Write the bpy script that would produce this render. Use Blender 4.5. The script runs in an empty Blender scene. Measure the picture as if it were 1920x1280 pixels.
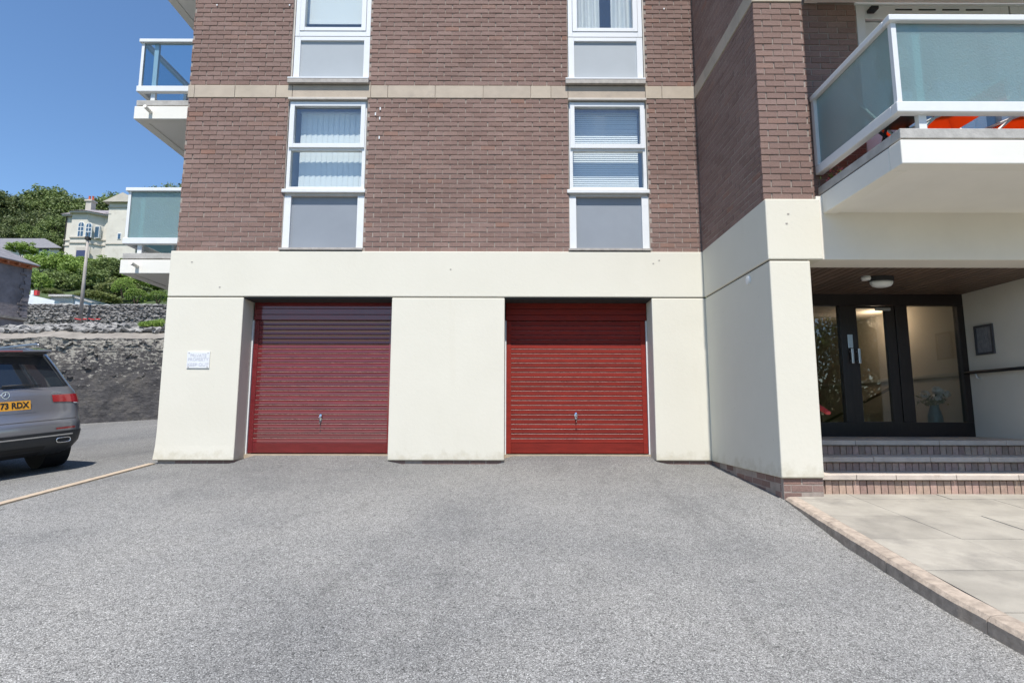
import bpy, bmesh, math, random
from math import sin, cos, pi, radians, sqrt, tan
from mathutils import Vector, Matrix, noise as mnoise

random.seed(7)
S = bpy.context.scene
COL = S.collection

# ------------------------------------------------------------------ camera
F_PX = 1048.05                      # focal length in pixels of the 1920 px wide photograph
PITCH, YAW, ROLL = 0.1254, 0.0021, -0.0016
CAM = Vector((0.0, -7.956, 0.673))
_r = Vector((cos(YAW), -sin(YAW), 0)); _f0 = Vector((sin(YAW), cos(YAW), 0)); _u0 = Vector((0, 0, 1))
FWD = _f0 * cos(PITCH) + _u0 * sin(PITCH)
_u1 = -_f0 * sin(PITCH) + _u0 * cos(PITCH)
RGT = _r * cos(ROLL) - _u1 * sin(ROLL)
UPV = _r * sin(ROLL) + _u1 * cos(ROLL)
cam_d = bpy.data.cameras.new('camera')
cam_d.sensor_fit = 'HORIZONTAL'; cam_d.sensor_width = 36.0; cam_d.lens = F_PX / 1920 * 36
cam_d.clip_start = 0.05; cam_d.clip_end = 2500
cam = bpy.data.objects.new('camera', cam_d); COL.objects.link(cam)
M = Matrix.Identity(4)
for i in range(3):
    M[i][0] = RGT[i]; M[i][1] = UPV[i]; M[i][2] = -FWD[i]; M[i][3] = CAM[i]
cam.matrix_world = M
S.camera = cam

# ------------------------------------------------------------------ sky, sun, exposure
SUN_EL = radians(62.5)
W = bpy.data.worlds.new('World'); S.world = W; W.use_nodes = True
wn = W.node_tree; bg = wn.nodes['Background']
sky = wn.nodes.new('ShaderNodeTexSky'); sky.sky_type = 'NISHITA'; sky.sun_disc = False
sky.sun_elevation = SUN_EL; sky.sun_rotation = pi
sky.air_density = 1.0; sky.dust_density = 0.3; sky.ozone_density = 4.0; sky.altitude = 30
wsat = wn.nodes.new('ShaderNodeHueSaturation'); wsat.inputs['Saturation'].default_value = 1.08
wn.links.new(sky.outputs[0], wsat.inputs['Color']); wn.links.new(wsat.outputs[0], bg.inputs['Color']); bg.inputs['Strength'].default_value = 0.145
sun_d = bpy.data.lights.new('sun', 'SUN'); sun_d.energy = 5.0; sun_d.angle = radians(0.5); sun_d.color = (1, 0.955, 0.89)
sun = bpy.data.objects.new('sun', sun_d); COL.objects.link(sun)
_az = radians(0.5)
sdir = Vector((sin(_az) * cos(SUN_EL), -cos(_az) * cos(SUN_EL), sin(SUN_EL)))
sun.rotation_euler = sdir.to_track_quat('Z', 'Y').to_euler()
sun.location = (0, -30, 60)
S.view_settings.view_transform = 'Standard'; S.view_settings.look = 'None'
S.view_settings.exposure = 0.35; S.view_settings.gamma = 1.0; S.view_settings.use_curve_mapping = False
S.render.engine = 'CYCLES'
S.cycles.max_bounces = 8; S.cycles.transparent_max_bounces = 16
S.cycles.use_denoising = True
S.cycles.caustics_reflective = False; S.cycles.caustics_refractive = False

# ------------------------------------------------------------------ helpers
def pix(u, v): return FWD + RGT * ((u - 960) / F_PX) + UPV * ((640 - v) / F_PX)
def at(u, v, y):                     # point where the pixel's ray meets the plane y = const
    d = pix(u, v); return CAM + d * ((y - CAM.y) / d.y)

WLOC = {}
def put(o, parent=None):
    COL.objects.link(o)
    if parent is not None:
        o.parent = parent
        o.matrix_parent_inverse = Matrix.Translation(-WLOC.get(parent.name, Vector()))
    return o
def tag(o, label=None, cat=None, group=None, kind=None):
    if label: o['label'] = label
    if cat: o['category'] = cat
    if group: o['group'] = group
    if kind: o['kind'] = kind
    return o
def thing(name, loc, label, cat, group=None):
    o = bpy.data.objects.new(name, None); o.location = loc; o.empty_display_size = 0.2
    COL.objects.link(o); WLOC[o.name] = Vector(loc)
    return tag(o, label, cat, group)

class MB:
    def __init__(s): s.v = []; s.f = []
    def add(s, vs, fs):
        n = len(s.v); s.v += [tuple(p) for p in vs]; s.f += [tuple(i + n for i in f) for f in fs]; return s
    def box(s, x0, x1, y0, y1, z0, z1):
        return s.add([(x0, y0, z0), (x1, y0, z0), (x1, y1, z0), (x0, y1, z0), (x0, y0, z1), (x1, y0, z1), (x1, y1, z1), (x0, y1, z1)],
                     [(0, 3, 2, 1), (4, 5, 6, 7), (0, 1, 5, 4), (1, 2, 6, 5), (2, 3, 7, 6), (3, 0, 4, 7)])
    def obox(s, c, hx, hy, hz, R=None):
        R = R or Matrix.Identity(3); c = Vector(c)
        P = [c + R @ Vector((a * hx, b * hy, d * hz)) for d in (-1, 1) for a, b in ((-1, -1), (1, -1), (1, 1), (-1, 1))]
        return s.add(P, [(0, 3, 2, 1), (4, 5, 6, 7), (0, 1, 5, 4), (1, 2, 6, 5), (2, 3, 7, 6), (3, 0, 4, 7)])
    def bar(s, a, b, w, h):          # box beam from a to b
        a = Vector(a); b = Vector(b); d = b - a; L = d.length
        R = d.to_track_quat('X', 'Z').to_matrix()
        return s.obox((a + b) / 2, L / 2, w / 2, h / 2, R)
    def tube(s, pts, r, n=8, r2=None, cap=True):
        pts = [Vector(p) for p in pts]; N = len(pts); rings = []; base = len(s.v)
        up = None
        for i, p in enumerate(pts):
            d = (pts[min(i + 1, N - 1)] - pts[max(i - 1, 0)]).normalized()
            if up is None:
                up = Vector((0, 0, 1)) if abs(d.z) < .9 else Vector((1, 0, 0))
            a = d.cross(up).normalized(); b = d.cross(a).normalized(); up = -b if False else up
            rr = r if r2 is None else r + (r2 - r) * i / max(1, N - 1)
            s.v += [tuple(p + a * (rr * cos(2 * pi * k / n)) + b * (rr * sin(2 * pi * k / n))) for k in range(n)]
        for i in range(N - 1):
            for k in range(n):
                k2 = (k + 1) % n
                s.f.append((base + i * n + k, base + i * n + k2, base + (i + 1) * n + k2, base + (i + 1) * n + k))
        if cap:
            s.f.append(tuple(base + k for k in reversed(range(n)))); s.f.append(tuple(base + (N - 1) * n + k for k in range(n)))
        return s
    def prism(s, poly, axis, a, b):  # poly: 2D points in the other two axes (in xyz order)
        def mk(p, t):
            return {'x': (t, p[0], p[1]), 'y': (p[0], t, p[1]), 'z': (p[0], p[1], t)}[axis]
        n = len(poly)
        vs = [mk(p, a) for p in poly] + [mk(p, b) for p in poly]
        fs = [tuple(range(n)), tuple(reversed(range(n, 2 * n)))] + [(i, i + n, (i + 1) % n + n, (i + 1) % n) for i in range(n)]
        return s.add(vs, fs)
    def lathe(s, prof, c, n=16):     # prof: (r, z)
        c = Vector(c); base = len(s.v)
        for r, z in prof:
            s.v += [tuple(c + Vector((r * cos(2 * pi * k / n), r * sin(2 * pi * k / n), z))) for k in range(n)]
        for i in range(len(prof) - 1):
            for k in range(n):
                k2 = (k + 1) % n
                s.f.append((base + i * n + k, base + i * n + k2, base + (i + 1) * n + k2, base + (i + 1) * n + k))
        s.f.append(tuple(base + k for k in reversed(range(n)))); s.f.append(tuple(base + (len(prof) - 1) * n + k for k in range(n)))
        return s
    def mesh(s, name, mat=None, smooth=False, fix=True):
        me = bpy.data.meshes.new(name); me.from_pydata(s.v, [], s.f); me.update()
        if fix:
            bm = bmesh.new(); bm.from_mesh(me); bmesh.ops.recalc_face_normals(bm, faces=bm.faces); bm.to_mesh(me); bm.free()
        if mat: me.materials.append(mat)
        if smooth:
            for p in me.polygons: p.use_smooth = True
        return me
    def build(s, name, mat, parent=None, smooth=False, bevel=0, fix=True):
        o = bpy.data.objects.new(name, s.mesh(name, mat, smooth, fix)); put(o, parent)
        if bevel:
            m = o.modifiers.new('bevel', 'BEVEL'); m.width = bevel; m.segments = 2; m.limit_method = 'ANGLE'; m.angle_limit = radians(40)
            m.harden_normals = False
        return o

# ------------------------------------------------------------------ materials
def newmat(name):
    m = bpy.data.materials.new(name); m.use_nodes = True
    nt = m.node_tree; return m, nt, nt.nodes, nt.links, nt.nodes['Principled BSDF']
def ramp(N, pts):
    r = N.new('ShaderNodeValToRGB'); e = r.color_ramp.elements
    while len(e) > 1: e.remove(e[-1])
    e[0].position = pts[0][0]; e[0].color = (*pts[0][1], 1)
    for p, c in pts[1:]:
        k = e.new(p); k.color = (*c, 1)
    return r
def g3(v): return (v, v, v)
def tex_noise(N, L, scale, detail=4, rough=.55, pos=None, mapping=None):
    t = N.new('ShaderNodeTexNoise'); t.inputs['Scale'].default_value = scale; t.inputs['Detail'].default_value = detail
    t.inputs['Roughness'].default_value = rough
    src = pos if pos is not None else N.new('ShaderNodeNewGeometry').outputs['Position']
    if mapping:
        mp = N.new('ShaderNodeMapping'); mp.inputs['Scale'].default_value = mapping; L.new(src, mp.inputs['Vector']); src = mp.outputs[0]
    L.new(src, t.inputs['Vector']); return t
def mul(N, L, a, b, fac=1.0, mode='MULTIPLY'):
    m = N.new('ShaderNodeMix'); m.data_type = 'RGBA'; m.blend_type = mode; m.inputs[0].default_value = fac
    L.new(a, m.inputs[6])
    if hasattr(b, 'is_linked'): L.new(b, m.inputs[7])
    else: m.inputs[7].default_value = (*b, 1)
    return m
def PM(name, col, rough=.6, var=.0, vs=2.0, bump=0, bs=40, metal=0, spec=.5, island=0, dirt=None, mapping=None, coat=0, hue=0.0):
    m, nt, N, L, B = newmat(name)
    B.inputs['Roughness'].default_value = rough; B.inputs['Metallic'].default_value = metal
    B.inputs['Specular IOR Level'].default_value = spec; B.inputs['Base Color'].default_value = (*col, 1)
    if coat: B.inputs['Coat Weight'].default_value = coat; B.inputs['Coat Roughness'].default_value = .05
    out = None
    if var:
        t = tex_noise(N, L, vs, 5, .6, mapping=mapping)
        r = ramp(N, [(.3, tuple(c * (1 - var) for c in col)), (.7, tuple(min(1, c * (1 + var)) for c in col))])
        L.new(t.outputs[0], r.inputs[0]); out = r.outputs[0]
    if dirt:                        # (colour, scale, low, high)
        t = tex_noise(N, L, dirt[1], 6, .65)
        r = ramp(N, [(dirt[2], g3(0)), (dirt[3], g3(1))]); L.new(t.outputs[0], r.inputs[0])
        mx = N.new('ShaderNodeMix'); mx.data_type = 'RGBA'; L.new(r.outputs[0], mx.inputs[0])
        if out is not None: L.new(out, mx.inputs[6])
        else: mx.inputs[6].default_value = (*col, 1)
        mx.inputs[7].default_value = (*dirt[0], 1); out = mx.outputs[2]
    if island:
        gi = N.new('ShaderNodeNewGeometry'); oi = N.new('ShaderNodeObjectInfo')
        ad = N.new('ShaderNodeMath'); ad.operation = 'ADD'; L.new(gi.outputs['Random Per Island'], ad.inputs[0]); L.new(oi.outputs['Random'], ad.inputs[1])
        fr = N.new('ShaderNodeMath'); fr.operation = 'FRACT'; L.new(ad.outputs[0], fr.inputs[0])
        hs = N.new('ShaderNodeHueSaturation')
        mr = N.new('ShaderNodeMapRange'); mr.inputs[3].default_value = 1 - island; mr.inputs[4].default_value = 1 + island; L.new(fr.outputs[0], mr.inputs[0])
        L.new(mr.outputs[0], hs.inputs['Value'])
        if hue:
            m7 = N.new('ShaderNodeMath'); m7.operation = 'MULTIPLY'; m7.inputs[1].default_value = 7.31; L.new(fr.outputs[0], m7.inputs[0])
            f7 = N.new('ShaderNodeMath'); f7.operation = 'FRACT'; L.new(m7.outputs[0], f7.inputs[0])
            mh = N.new('ShaderNodeMapRange'); mh.inputs[3].default_value = .5 - hue; mh.inputs[4].default_value = .5 + hue; L.new(f7.outputs[0], mh.inputs[0])
            L.new(mh.outputs[0], hs.inputs['Hue'])
        if out is not None: L.new(out, hs.inputs['Color'])
        else: hs.inputs['Color'].default_value = (*col, 1)
        out = hs.outputs[0]
    if out is not None: L.new(out, B.inputs['Base Color'])
    if bump:
        t = tex_noise(N, L, bs, 6, .6); b = N.new('ShaderNodeBump'); b.inputs['Strength'].default_value = 1.0; b.inputs['Distance'].default_value = bump
        L.new(t.outputs[0], b.inputs['Height']); L.new(b.outputs[0], B.inputs['Normal'])
    return m
def schlick(N, L, boost=1.0):        # thin-pane reflectance, the same from both sides
    lw_ = N.new('ShaderNodeLayerWeight'); lw_.inputs[0].default_value = .5
    pw = N.new('ShaderNodeMath'); pw.operation = 'POWER'; pw.inputs[1].default_value = 5; L.new(lw_.outputs['Facing'], pw.inputs[0])
    mm = N.new('ShaderNodeMath'); mm.operation = 'MULTIPLY_ADD'; mm.use_clamp = True; mm.inputs[1].default_value = .92; mm.inputs[2].default_value = .055 * boost
    L.new(pw.outputs[0], mm.inputs[0]); return mm
def GLASS(name, tint=(.93, .96, .96), gloss=(1, 1, 1), rough=0.0, ior=1.5, bump=0, bs=10, boost=1.0):
    m = bpy.data.materials.new(name); m.use_nodes = True; nt = m.node_tree; N = nt.nodes; L = nt.links
    N.remove(N['Principled BSDF']); o = N['Material Output']
    tr = N.new('ShaderNodeBsdfTransparent'); tr.inputs[0].default_value = (*tint, 1)
    gl = N.new('ShaderNodeBsdfGlossy'); gl.inputs[0].default_value = (*gloss, 1); gl.inputs['Roughness'].default_value = rough
    mm = schlick(N, L, boost)
    mx = N.new('ShaderNodeMixShader'); L.new(mm.outputs[0], mx.inputs[0]); L.new(tr.outputs[0], mx.inputs[1]); L.new(gl.outputs[0], mx.inputs[2])
    if bump:
        t = tex_noise(N, L, bs, 2); b = N.new('ShaderNodeBump'); b.inputs['Strength'].default_value = 1.0; b.inputs['Distance'].default_value = bump
        L.new(t.outputs[0], b.inputs['Height']); L.new(b.outputs[0], gl.inputs['Normal'])
    L.new(mx.outputs[0], o.inputs[0]); return m
def EMIT(name, col, st):
    m, nt, N, L, B = newmat(name); B.inputs['Base Color'].default_value = (*col, 1)
    B.inputs['Emission Color'].default_value = (*col, 1); B.inputs['Emission Strength'].default_value = st; return m

MT = {}
def cream_mat():
    m, nt, N, L, B = newmat('cream_render'); B.inputs['Roughness'].default_value = .85; B.inputs['Specular IOR Level'].default_value = .3
    pos = N.new('ShaderNodeNewGeometry').outputs['Position']
    t = tex_noise(N, L, 1.1, 5, .6, pos=pos); r = ramp(N, [(.3, (.650, .620, .530)), (.7, (.680, .650, .560))]); L.new(t.outputs[0], r.inputs[0])
    st = tex_noise(N, L, 3.2, 5, .65, pos=pos, mapping=(1, 1, .12)); rs = ramp(N, [(.6, g3(1)), (.85, (.95, .94, .915))]); L.new(st.outputs[0], rs.inputs[0])
    a = mul(N, L, r.outputs[0], rs.outputs[0])
    # splashed dirt along the foot of the wall, with a ragged upper edge
    sep = N.new('ShaderNodeSeparateXYZ'); L.new(pos, sep.inputs[0])
    sp = tex_noise(N, L, 7, 6, .7, pos=pos); ad = N.new('ShaderNodeMath'); ad.operation = 'MULTIPLY_ADD'; ad.inputs[1].default_value = .55; L.new(sp.outputs[0], ad.inputs[0]); L.new(sep.outputs[2], ad.inputs[2])
    rd = ramp(N, [(.25, (.84, .82, .77)), (.40, g3(1))]); L.new(ad.outputs[0], rd.inputs[0])
    b = mul(N, L, a.outputs[2], rd.outputs[0])
    pk = tex_noise(N, L, 30, 3, .5, pos=pos); rp = ramp(N, [(.70, g3(1)), (.76, g3(.86))]); L.new(pk.outputs[0], rp.inputs[0])
    c = mul(N, L, b.outputs[2], rp.outputs[0]); L.new(c.outputs[2], B.inputs['Base Color'])
    t2 = tex_noise(N, L, 22, 6, .6, pos=pos); bp = N.new('ShaderNodeBump'); bp.inputs['Distance'].default_value = .0016; L.new(t2.outputs[0], bp.inputs['Height']); L.new(bp.outputs[0], B.inputs['Normal'])
    return m
MT['cream'] = cream_mat()
MT['white'] = PM('white_paint', (.70, .71, .71), .45, var=.03, vs=6)
MT['upvc'] = PM('white_frame', (.70, .71, .72), .3, var=.015, vs=5)
MT['alu'] = PM('grey_white_frame', (.68, .69, .69), .4, var=.05, vs=9)
MT['sill'] = PM('weathered_sill', (.36, .33, .30), .6, var=.2, vs=14)
MT['lintel'] = PM('lintel_flashing', (.50, .46, .41), .7, var=.1, vs=9)
MT['mortar'] = PM('mortar', (.31, .26, .225), .95, var=.18, vs=11, bump=.002, bs=120)
MT['stone'] = PM('band_stone', (.43, .36, .285), .85, var=.10, vs=3.5, bump=.002, bs=60, island=.05, hue=.004, dirt=((.34, .29, .24), 5, .55, .8))
MT['grey_panel'] = PM('grey_panel', (.255, .28, .315), .5, var=.06, vs=1.5, spec=.2)
MT['grey_panel_pale'] = PM('pale_grey_panel', (.36, .39, .415), .5, var=.05, vs=1.5, spec=.25)
MT['glass'] = GLASS('window_glass', tint=(.95, .97, .97), boost=1.9)
MT['lobby_glass'] = GLASS('entrance_glass', tint=(.80, .82, .80), boost=1.5)
MT['blind'] = PM('white_blind', (.86, .88, .85), .8)
MT['blind2'] = PM('grey_white_blind', (.88, .89, .87), .7)
MT['curtain'] = PM('pale_curtain', (.82, .82, .78), .9, var=.08, vs=9, mapping=(1, 1, .2))
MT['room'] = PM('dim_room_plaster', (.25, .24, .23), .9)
MT['dark'] = PM('black_rubber', (.015, .015, .017), .6)
MT['void'] = PM('dark_gap', (.03, .028, .026), .9)
MT['concrete'] = PM('grey_concrete', (.40, .385, .36), .9, var=.2, vs=8, bump=.003, bs=50)
MT['balc_paint'] = PM('balcony_paint', (.74, .72, .66), .8, var=.03, vs=1.5, bump=.001, bs=20)
MT['soffit'] = PM('soffit_paint', (.76, .74, .69), .85, var=.05, vs=1.2, bump=.001, bs=20)
MT['dark_wood'] = PM('dark_stained_wood', (.018, .013, .013), .35, var=.3, vs=7, mapping=(8, 8, 1))
MT['ceil_wood'] = PM('brown_boards', (.13, .085, .062), .5, var=.25, vs=5, mapping=(6, 1, 6), island=.2)
MT['lobby_wall'] = PM('lobby_plaster', (.60, .55, .48), .9)
MT['porch_wall'] = PM('porch_render', (.74, .70, .63), .85, var=.04, vs=1.5, bump=.001, bs=30)
MT['carpet'] = PM('dark_carpet', (.05, .04, .04), .95, var=.3, vs=60)
MT['steel'] = PM('brushed_steel', (.62, .63, .65), .3, metal=1)
MT['chrome'] = PM('chrome', (.8, .8, .82), .12, metal=1)
MT['slab'] = PM('paving_slab', (.315, .29, .245), .9, var=.16, vs=3, bump=.004, bs=70, island=.07, dirt=((.20, .185, .16), 1.7, .52, .75))
MT['tread'] = PM('step_tread_stone', (.50, .43, .37), .85, var=.12, vs=7, bump=.002, bs=60, island=.06, dirt=((.33, .27, .22), 9, .58, .8))
MT['kerb'] = PM('kerb_stone', (.34, .28, .225), .95, var=.28, vs=16, bump=.006, bs=60, island=.08)
MT['strip'] = PM('tan_edging', (.40, .32, .235), .95, var=.15, vs=12, bump=.004, bs=60)
MT['orange'] = PM('orange_canvas', (.86, .20, .035), .8, var=.08, vs=12)
MT['maroon'] = PM('maroon_fabric', (.16, .022, .02), .8, var=.15, vs=12)
MT['red'] = PM('red_plastic', (.55, .05, .05), .5, var=.1, vs=8)

def cloth_translucent(m, fac):
    N = m.node_tree.nodes; L = m.node_tree.links; B = N['Principled BSDF']; tl = N.new('ShaderNodeBsdfTranslucent'); tl.inputs[0].default_value = B.inputs['Base Color'].default_value
    mx = N.new('ShaderNodeMixShader'); mx.inputs[0].default_value = fac; L.new(B.outputs[0], mx.inputs[1]); L.new(tl.outputs[0], mx.inputs[2]); L.new(mx.outputs[0], N['Material Output'].inputs[0])
cloth_translucent(MT['orange'], .55); cloth_translucent(MT['curtain'], .1)
def brick_mat():
    m, nt, N, L, B = newmat('brown_brick'); B.inputs['Roughness'].default_value = .9; B.inputs['Specular IOR Level'].default_value = .25
    gi = N.new('ShaderNodeNewGeometry'); oi = N.new('ShaderNodeObjectInfo')
    ad = N.new('ShaderNodeMath'); ad.operation = 'ADD'; L.new(gi.outputs['Random Per Island'], ad.inputs[0]); L.new(oi.outputs['Random'], ad.inputs[1])
    fr = N.new('ShaderNodeMath'); fr.operation = 'FRACT'; L.new(ad.outputs[0], fr.inputs[0])
    r = ramp(N, [(0, (.212, .140, .118)), (.3, (.233, .156, .133)), (.6, (.243, .165, .141)), (.92, (.258, .178, .153)), (.98, (.258, .166, .135)), (1, (.268, .154, .118))])
    L.new(fr.outputs[0], r.inputs[0])
    big = tex_noise(N, L, .7, 3, .6); rb = ramp(N, [(.3, (.86, .84, .84)), (.7, (1.1, 1.08, 1.08))]); L.new(big.outputs[0], rb.inputs[0])
    a = mul(N, L, r.outputs[0], rb.outputs[0])
    fine = tex_noise(N, L, 45, 5, .7, mapping=(1, 1, 2.2)); rf = ramp(N, [(.25, g3(.66)), (.5, g3(1)), (.8, g3(1.22))]); L.new(fine.outputs[0], rf.inputs[0])
    b = mul(N, L, a.outputs[2], rf.outputs[0]); L.new(b.outputs[2], B.inputs['Base Color'])
    t = tex_noise(N, L, 90, 5, .65); bp = N.new('ShaderNodeBump'); bp.inputs['Strength'].default_value = 1; bp.inputs['Distance'].default_value = .004
    L.new(t.outputs[0], bp.inputs['Height']); L.new(bp.outputs[0], B.inputs['Normal'])
    return m
MT['brick'] = brick_mat()
MT['riser_brick'] = PM('riser_brick', (.38, .26, .205), .9, var=.15, vs=30, bump=.003, bs=80, island=.22, hue=.012)

def asphalt_mat():
    m, nt, N, L, B = newmat('worn_asphalt'); B.inputs['Roughness'].default_value = .9; B.inputs['Specular IOR Level'].default_value = .25
    pos = N.new('ShaderNodeNewGeometry').outputs['Position']
    vo = N.new('ShaderNodeTexVoronoi'); vo.inputs['Scale'].default_value = 165; L.new(pos, vo.inputs['Vector'])
    sep = N.new('ShaderNodeSeparateColor'); L.new(vo.outputs['Color'], sep.inputs[0])
    rc = ramp(N, [(0, g3(.11)), (.3, g3(.20)), (.7, g3(.265)), (.94, g3(.32)), (1, g3(.46))]); L.new(sep.outputs[0], rc.inputs[0])
    rd = ramp(N, [(.35, g3(1.0)), (.7, g3(.50))]); L.new(vo.outputs['Distance'], rd.inputs[0])
    a = mul(N, L, rc.outputs[0], rd.outputs[0])
    pit = tex_noise(N, L, 62, 3, .6, pos=pos); rpit = ramp(N, [(.30, g3(.30)), (.42, g3(1.0)), (.62, g3(1.02)), (.70, g3(1.28))]); L.new(pit.outputs[0], rpit.inputs[0])
    a2 = mul(N, L, a.outputs[2], rpit.outputs[0])
    mid = tex_noise(N, L, 17, 5, .7, pos=pos); rm = ramp(N, [(.3, g3(.82)), (.5, g3(1.0)), (.7, g3(1.12))]); L.new(mid.outputs[0], rm.inputs[0])
    b = mul(N, L, a2.outputs[2], rm.outputs[0])
    big = tex_noise(N, L, .45, 6, .62, pos=pos); rb = ramp(N, [(.28, (.74, .75, .77)), (.5, (1.0, 1.0, 1.0)), (.72, (1.15, 1.14, 1.12))]); L.new(big.outputs[0], rb.inputs[0])
    c = mul(N, L, b.outputs[2], rb.outputs[0])
    # worn wheel tracks running into the two garages, drips and smudges
    st = tex_noise(N, L, 1.5, 6, .72, pos=pos, mapping=(1.6, .35, 1)); rs = ramp(N, [(.54, g3(1)), (.72, g3(.78))]); L.new(st.outputs[0], rs.inputs[0])
    d = mul(N, L, c.outputs[2], rs.outputs[0])
    dr = tex_noise(N, L, 5.5, 2, .5, pos=pos); rdr = ramp(N, [(.72, g3(1)), (.77, g3(.68))]); L.new(dr.outputs[0], rdr.inputs[0])
    e = mul(N, L, d.outputs[2], rdr.outputs[0])
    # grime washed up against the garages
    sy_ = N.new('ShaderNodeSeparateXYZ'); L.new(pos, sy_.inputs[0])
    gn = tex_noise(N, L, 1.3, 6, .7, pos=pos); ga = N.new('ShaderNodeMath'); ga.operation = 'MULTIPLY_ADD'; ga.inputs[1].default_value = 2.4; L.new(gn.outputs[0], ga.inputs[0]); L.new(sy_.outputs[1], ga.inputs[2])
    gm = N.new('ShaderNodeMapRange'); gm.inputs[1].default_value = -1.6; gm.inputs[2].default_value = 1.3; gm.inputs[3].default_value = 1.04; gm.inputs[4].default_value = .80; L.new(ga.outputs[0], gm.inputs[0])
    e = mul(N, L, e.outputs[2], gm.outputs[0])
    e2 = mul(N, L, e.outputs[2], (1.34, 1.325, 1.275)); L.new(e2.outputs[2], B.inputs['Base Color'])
    bp = N.new('ShaderNodeBump'); bp.inputs['Strength'].default_value = 1; bp.inputs['Distance'].default_value = .006
    ad = N.new('ShaderNodeMath'); ad.operation = 'MULTIPLY_ADD'; ad.inputs[1].default_value = -.8
    L.new(vo.outputs['Distance'], ad.inputs[0]); L.new(pit.outputs[0], ad.inputs[2]); L.new(ad.outputs[0], bp.inputs['Height']); L.new(bp.outputs[0], B.inputs['Normal'])
    return m
MT['asphalt'] = asphalt_mat()

def door_mat(name, col, rough, wear, coat=0):
    m, nt, N, L, B = newmat(name); B.inputs['Specular IOR Level'].default_value = .22
    t = tex_noise(N, L, 3, 6, .7, mapping=(1, 1, 6)); r = ramp(N, [(.3, tuple(c * .78 for c in col)), (.7, tuple(c * 1.25 for c in col))]); L.new(t.outputs[0], r.inputs[0])
    w = tex_noise(N, L, 34, 6, .75, mapping=(.5, 1, 3)); rw = ramp(N, [(wear, g3(0)), (wear + .06, g3(1))]); L.new(w.outputs[0], rw.inputs[0])
    mx = N.new('ShaderNodeMix'); mx.data_type = 'RGBA'; L.new(rw.outputs[0], mx.inputs[0]); L.new(r.outputs[0], mx.inputs[6]); mx.inputs[7].default_value = (.42, .30, .27, 1)
    oi = N.new('ShaderNodeObjectInfo'); hs = N.new('ShaderNodeHueSaturation'); mr = N.new('ShaderNodeMapRange'); mr.inputs[3].default_value = .82; mr.inputs[4].default_value = 1.15
    L.new(oi.outputs['Random'], mr.inputs[0]); L.new(mr.outputs[0], hs.inputs['Value']); L.new(mx.outputs[2], hs.inputs['Color']); L.new(hs.outputs[0], B.inputs['Base Color'])
    if coat: B.inputs['Coat Weight'].default_value = .85; B.inputs['Coat IOR'].default_value = coat; B.inputs['Coat Roughness'].default_value = .07
    rr = ramp(N, [(.3, g3(rough * .8)), (.7, g3(rough * 1.5))]); L.new(t.outputs[0], rr.inputs[0]); L.new(rr.outputs[0], B.inputs['Roughness'])
    return m
MT['door_l'] = door_mat('maroon_gloss_paint', (.150, .012, .014), .45, .79, 1.68)
MT['door_r'] = door_mat('red_brown_worn_paint', (.205, .020, .013), .6, .71)

def obscure_glass():
    m = bpy.data.materials.new('obscure_balcony_glass'); m.use_nodes = True; nt = m.node_tree; N = nt.nodes; L = nt.links
    N.remove(N['Principled BSDF']); o = N['Material Output']
    tr = N.new('ShaderNodeBsdfTransparent'); tr.inputs[0].default_value = (.62, .78, .78, 1)
    tl = N.new('ShaderNodeBsdfTranslucent'); tl.inputs[0].default_value = (.58, .76, .77, 1)
    df = N.new('ShaderNodeBsdfDiffuse'); df.inputs[0].default_value = (.52, .66, .66, 1)
    gl = N.new('ShaderNodeBsdfGlossy'); gl.inputs['Roughness'].default_value = .12
    fr = schlick(N, L, 1.3)
    m1 = N.new('ShaderNodeMixShader'); m1.inputs[0].default_value = .5; L.new(tl.outputs[0], m1.inputs[1]); L.new(df.outputs[0], m1.inputs[2])
    m2 = N.new('ShaderNodeMixShader'); m2.inputs[0].default_value = .50; L.new(m1.outputs[0], m2.inputs[1]); L.new(tr.outputs[0], m2.inputs[2])
    m3 = N.new('ShaderNodeMixShader'); L.new(fr.outputs[0], m3.inputs[0]); L.new(m2.outputs[0], m3.inputs[1]); L.new(gl.outputs[0], m3.inputs[2])
    t = tex_noise(N, L, 55, 3, .6); b = N.new('ShaderNodeBump'); b.inputs['Distance'].default_value = .006; L.new(t.outputs[0], b.inputs['Height'])
    for n in (tl, df, gl): L.new(b.outputs[0], n.inputs['Normal'])
    L.new(m3.outputs[0], o.inputs[0]); return m
MT['obscure'] = obscure_glass()
MT['clear_glass'] = GLASS('clear_balcony_glass', tint=(.78, .88, .92), boost=1.2)

def leaf_mat(name, a, b):
    m, nt, N, L, B = newmat(name)
    gi = N.new('ShaderNodeNewGeometry'); oi = N.new('ShaderNodeObjectInfo')
    ad = N.new('ShaderNodeMath'); ad.operation = 'ADD'; L.new(gi.outputs['Random Per Island'], ad.inputs[0]); L.new(oi.outputs['Random'], ad.inputs[1])
    fr = N.new('ShaderNodeMath'); fr.operation = 'FRACT'; L.new(ad.outputs[0], fr.inputs[0])
    r = ramp(N, [(0, a), (1, b)]); L.new(fr.outputs[0], r.inputs[0])
    big = tex_noise(N, L, .5, 3); rb = ramp(N, [(.35, g3(.75)), (.65, g3(1.25))]); L.new(big.outputs[0], rb.inputs[0])
    c = mul(N, L, r.outputs[0], rb.outputs[0]); L.new(c.outputs[2], B.inputs['Base Color'])
    B.inputs['Roughness'].default_value = .55; B.inputs['Specular IOR Level'].default_value = .35
    tl = N.new('ShaderNodeBsdfTranslucent'); L.new(c.outputs[2], tl.inputs[0])
    mx = N.new('ShaderNodeMixShader'); mx.inputs[0].default_value = .3; o = N['Material Output']
    L.new(B.outputs[0], mx.inputs[1]); L.new(tl.outputs[0], mx.inputs[2]); L.new(mx.outputs[0], o.inputs[0]); return m
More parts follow.
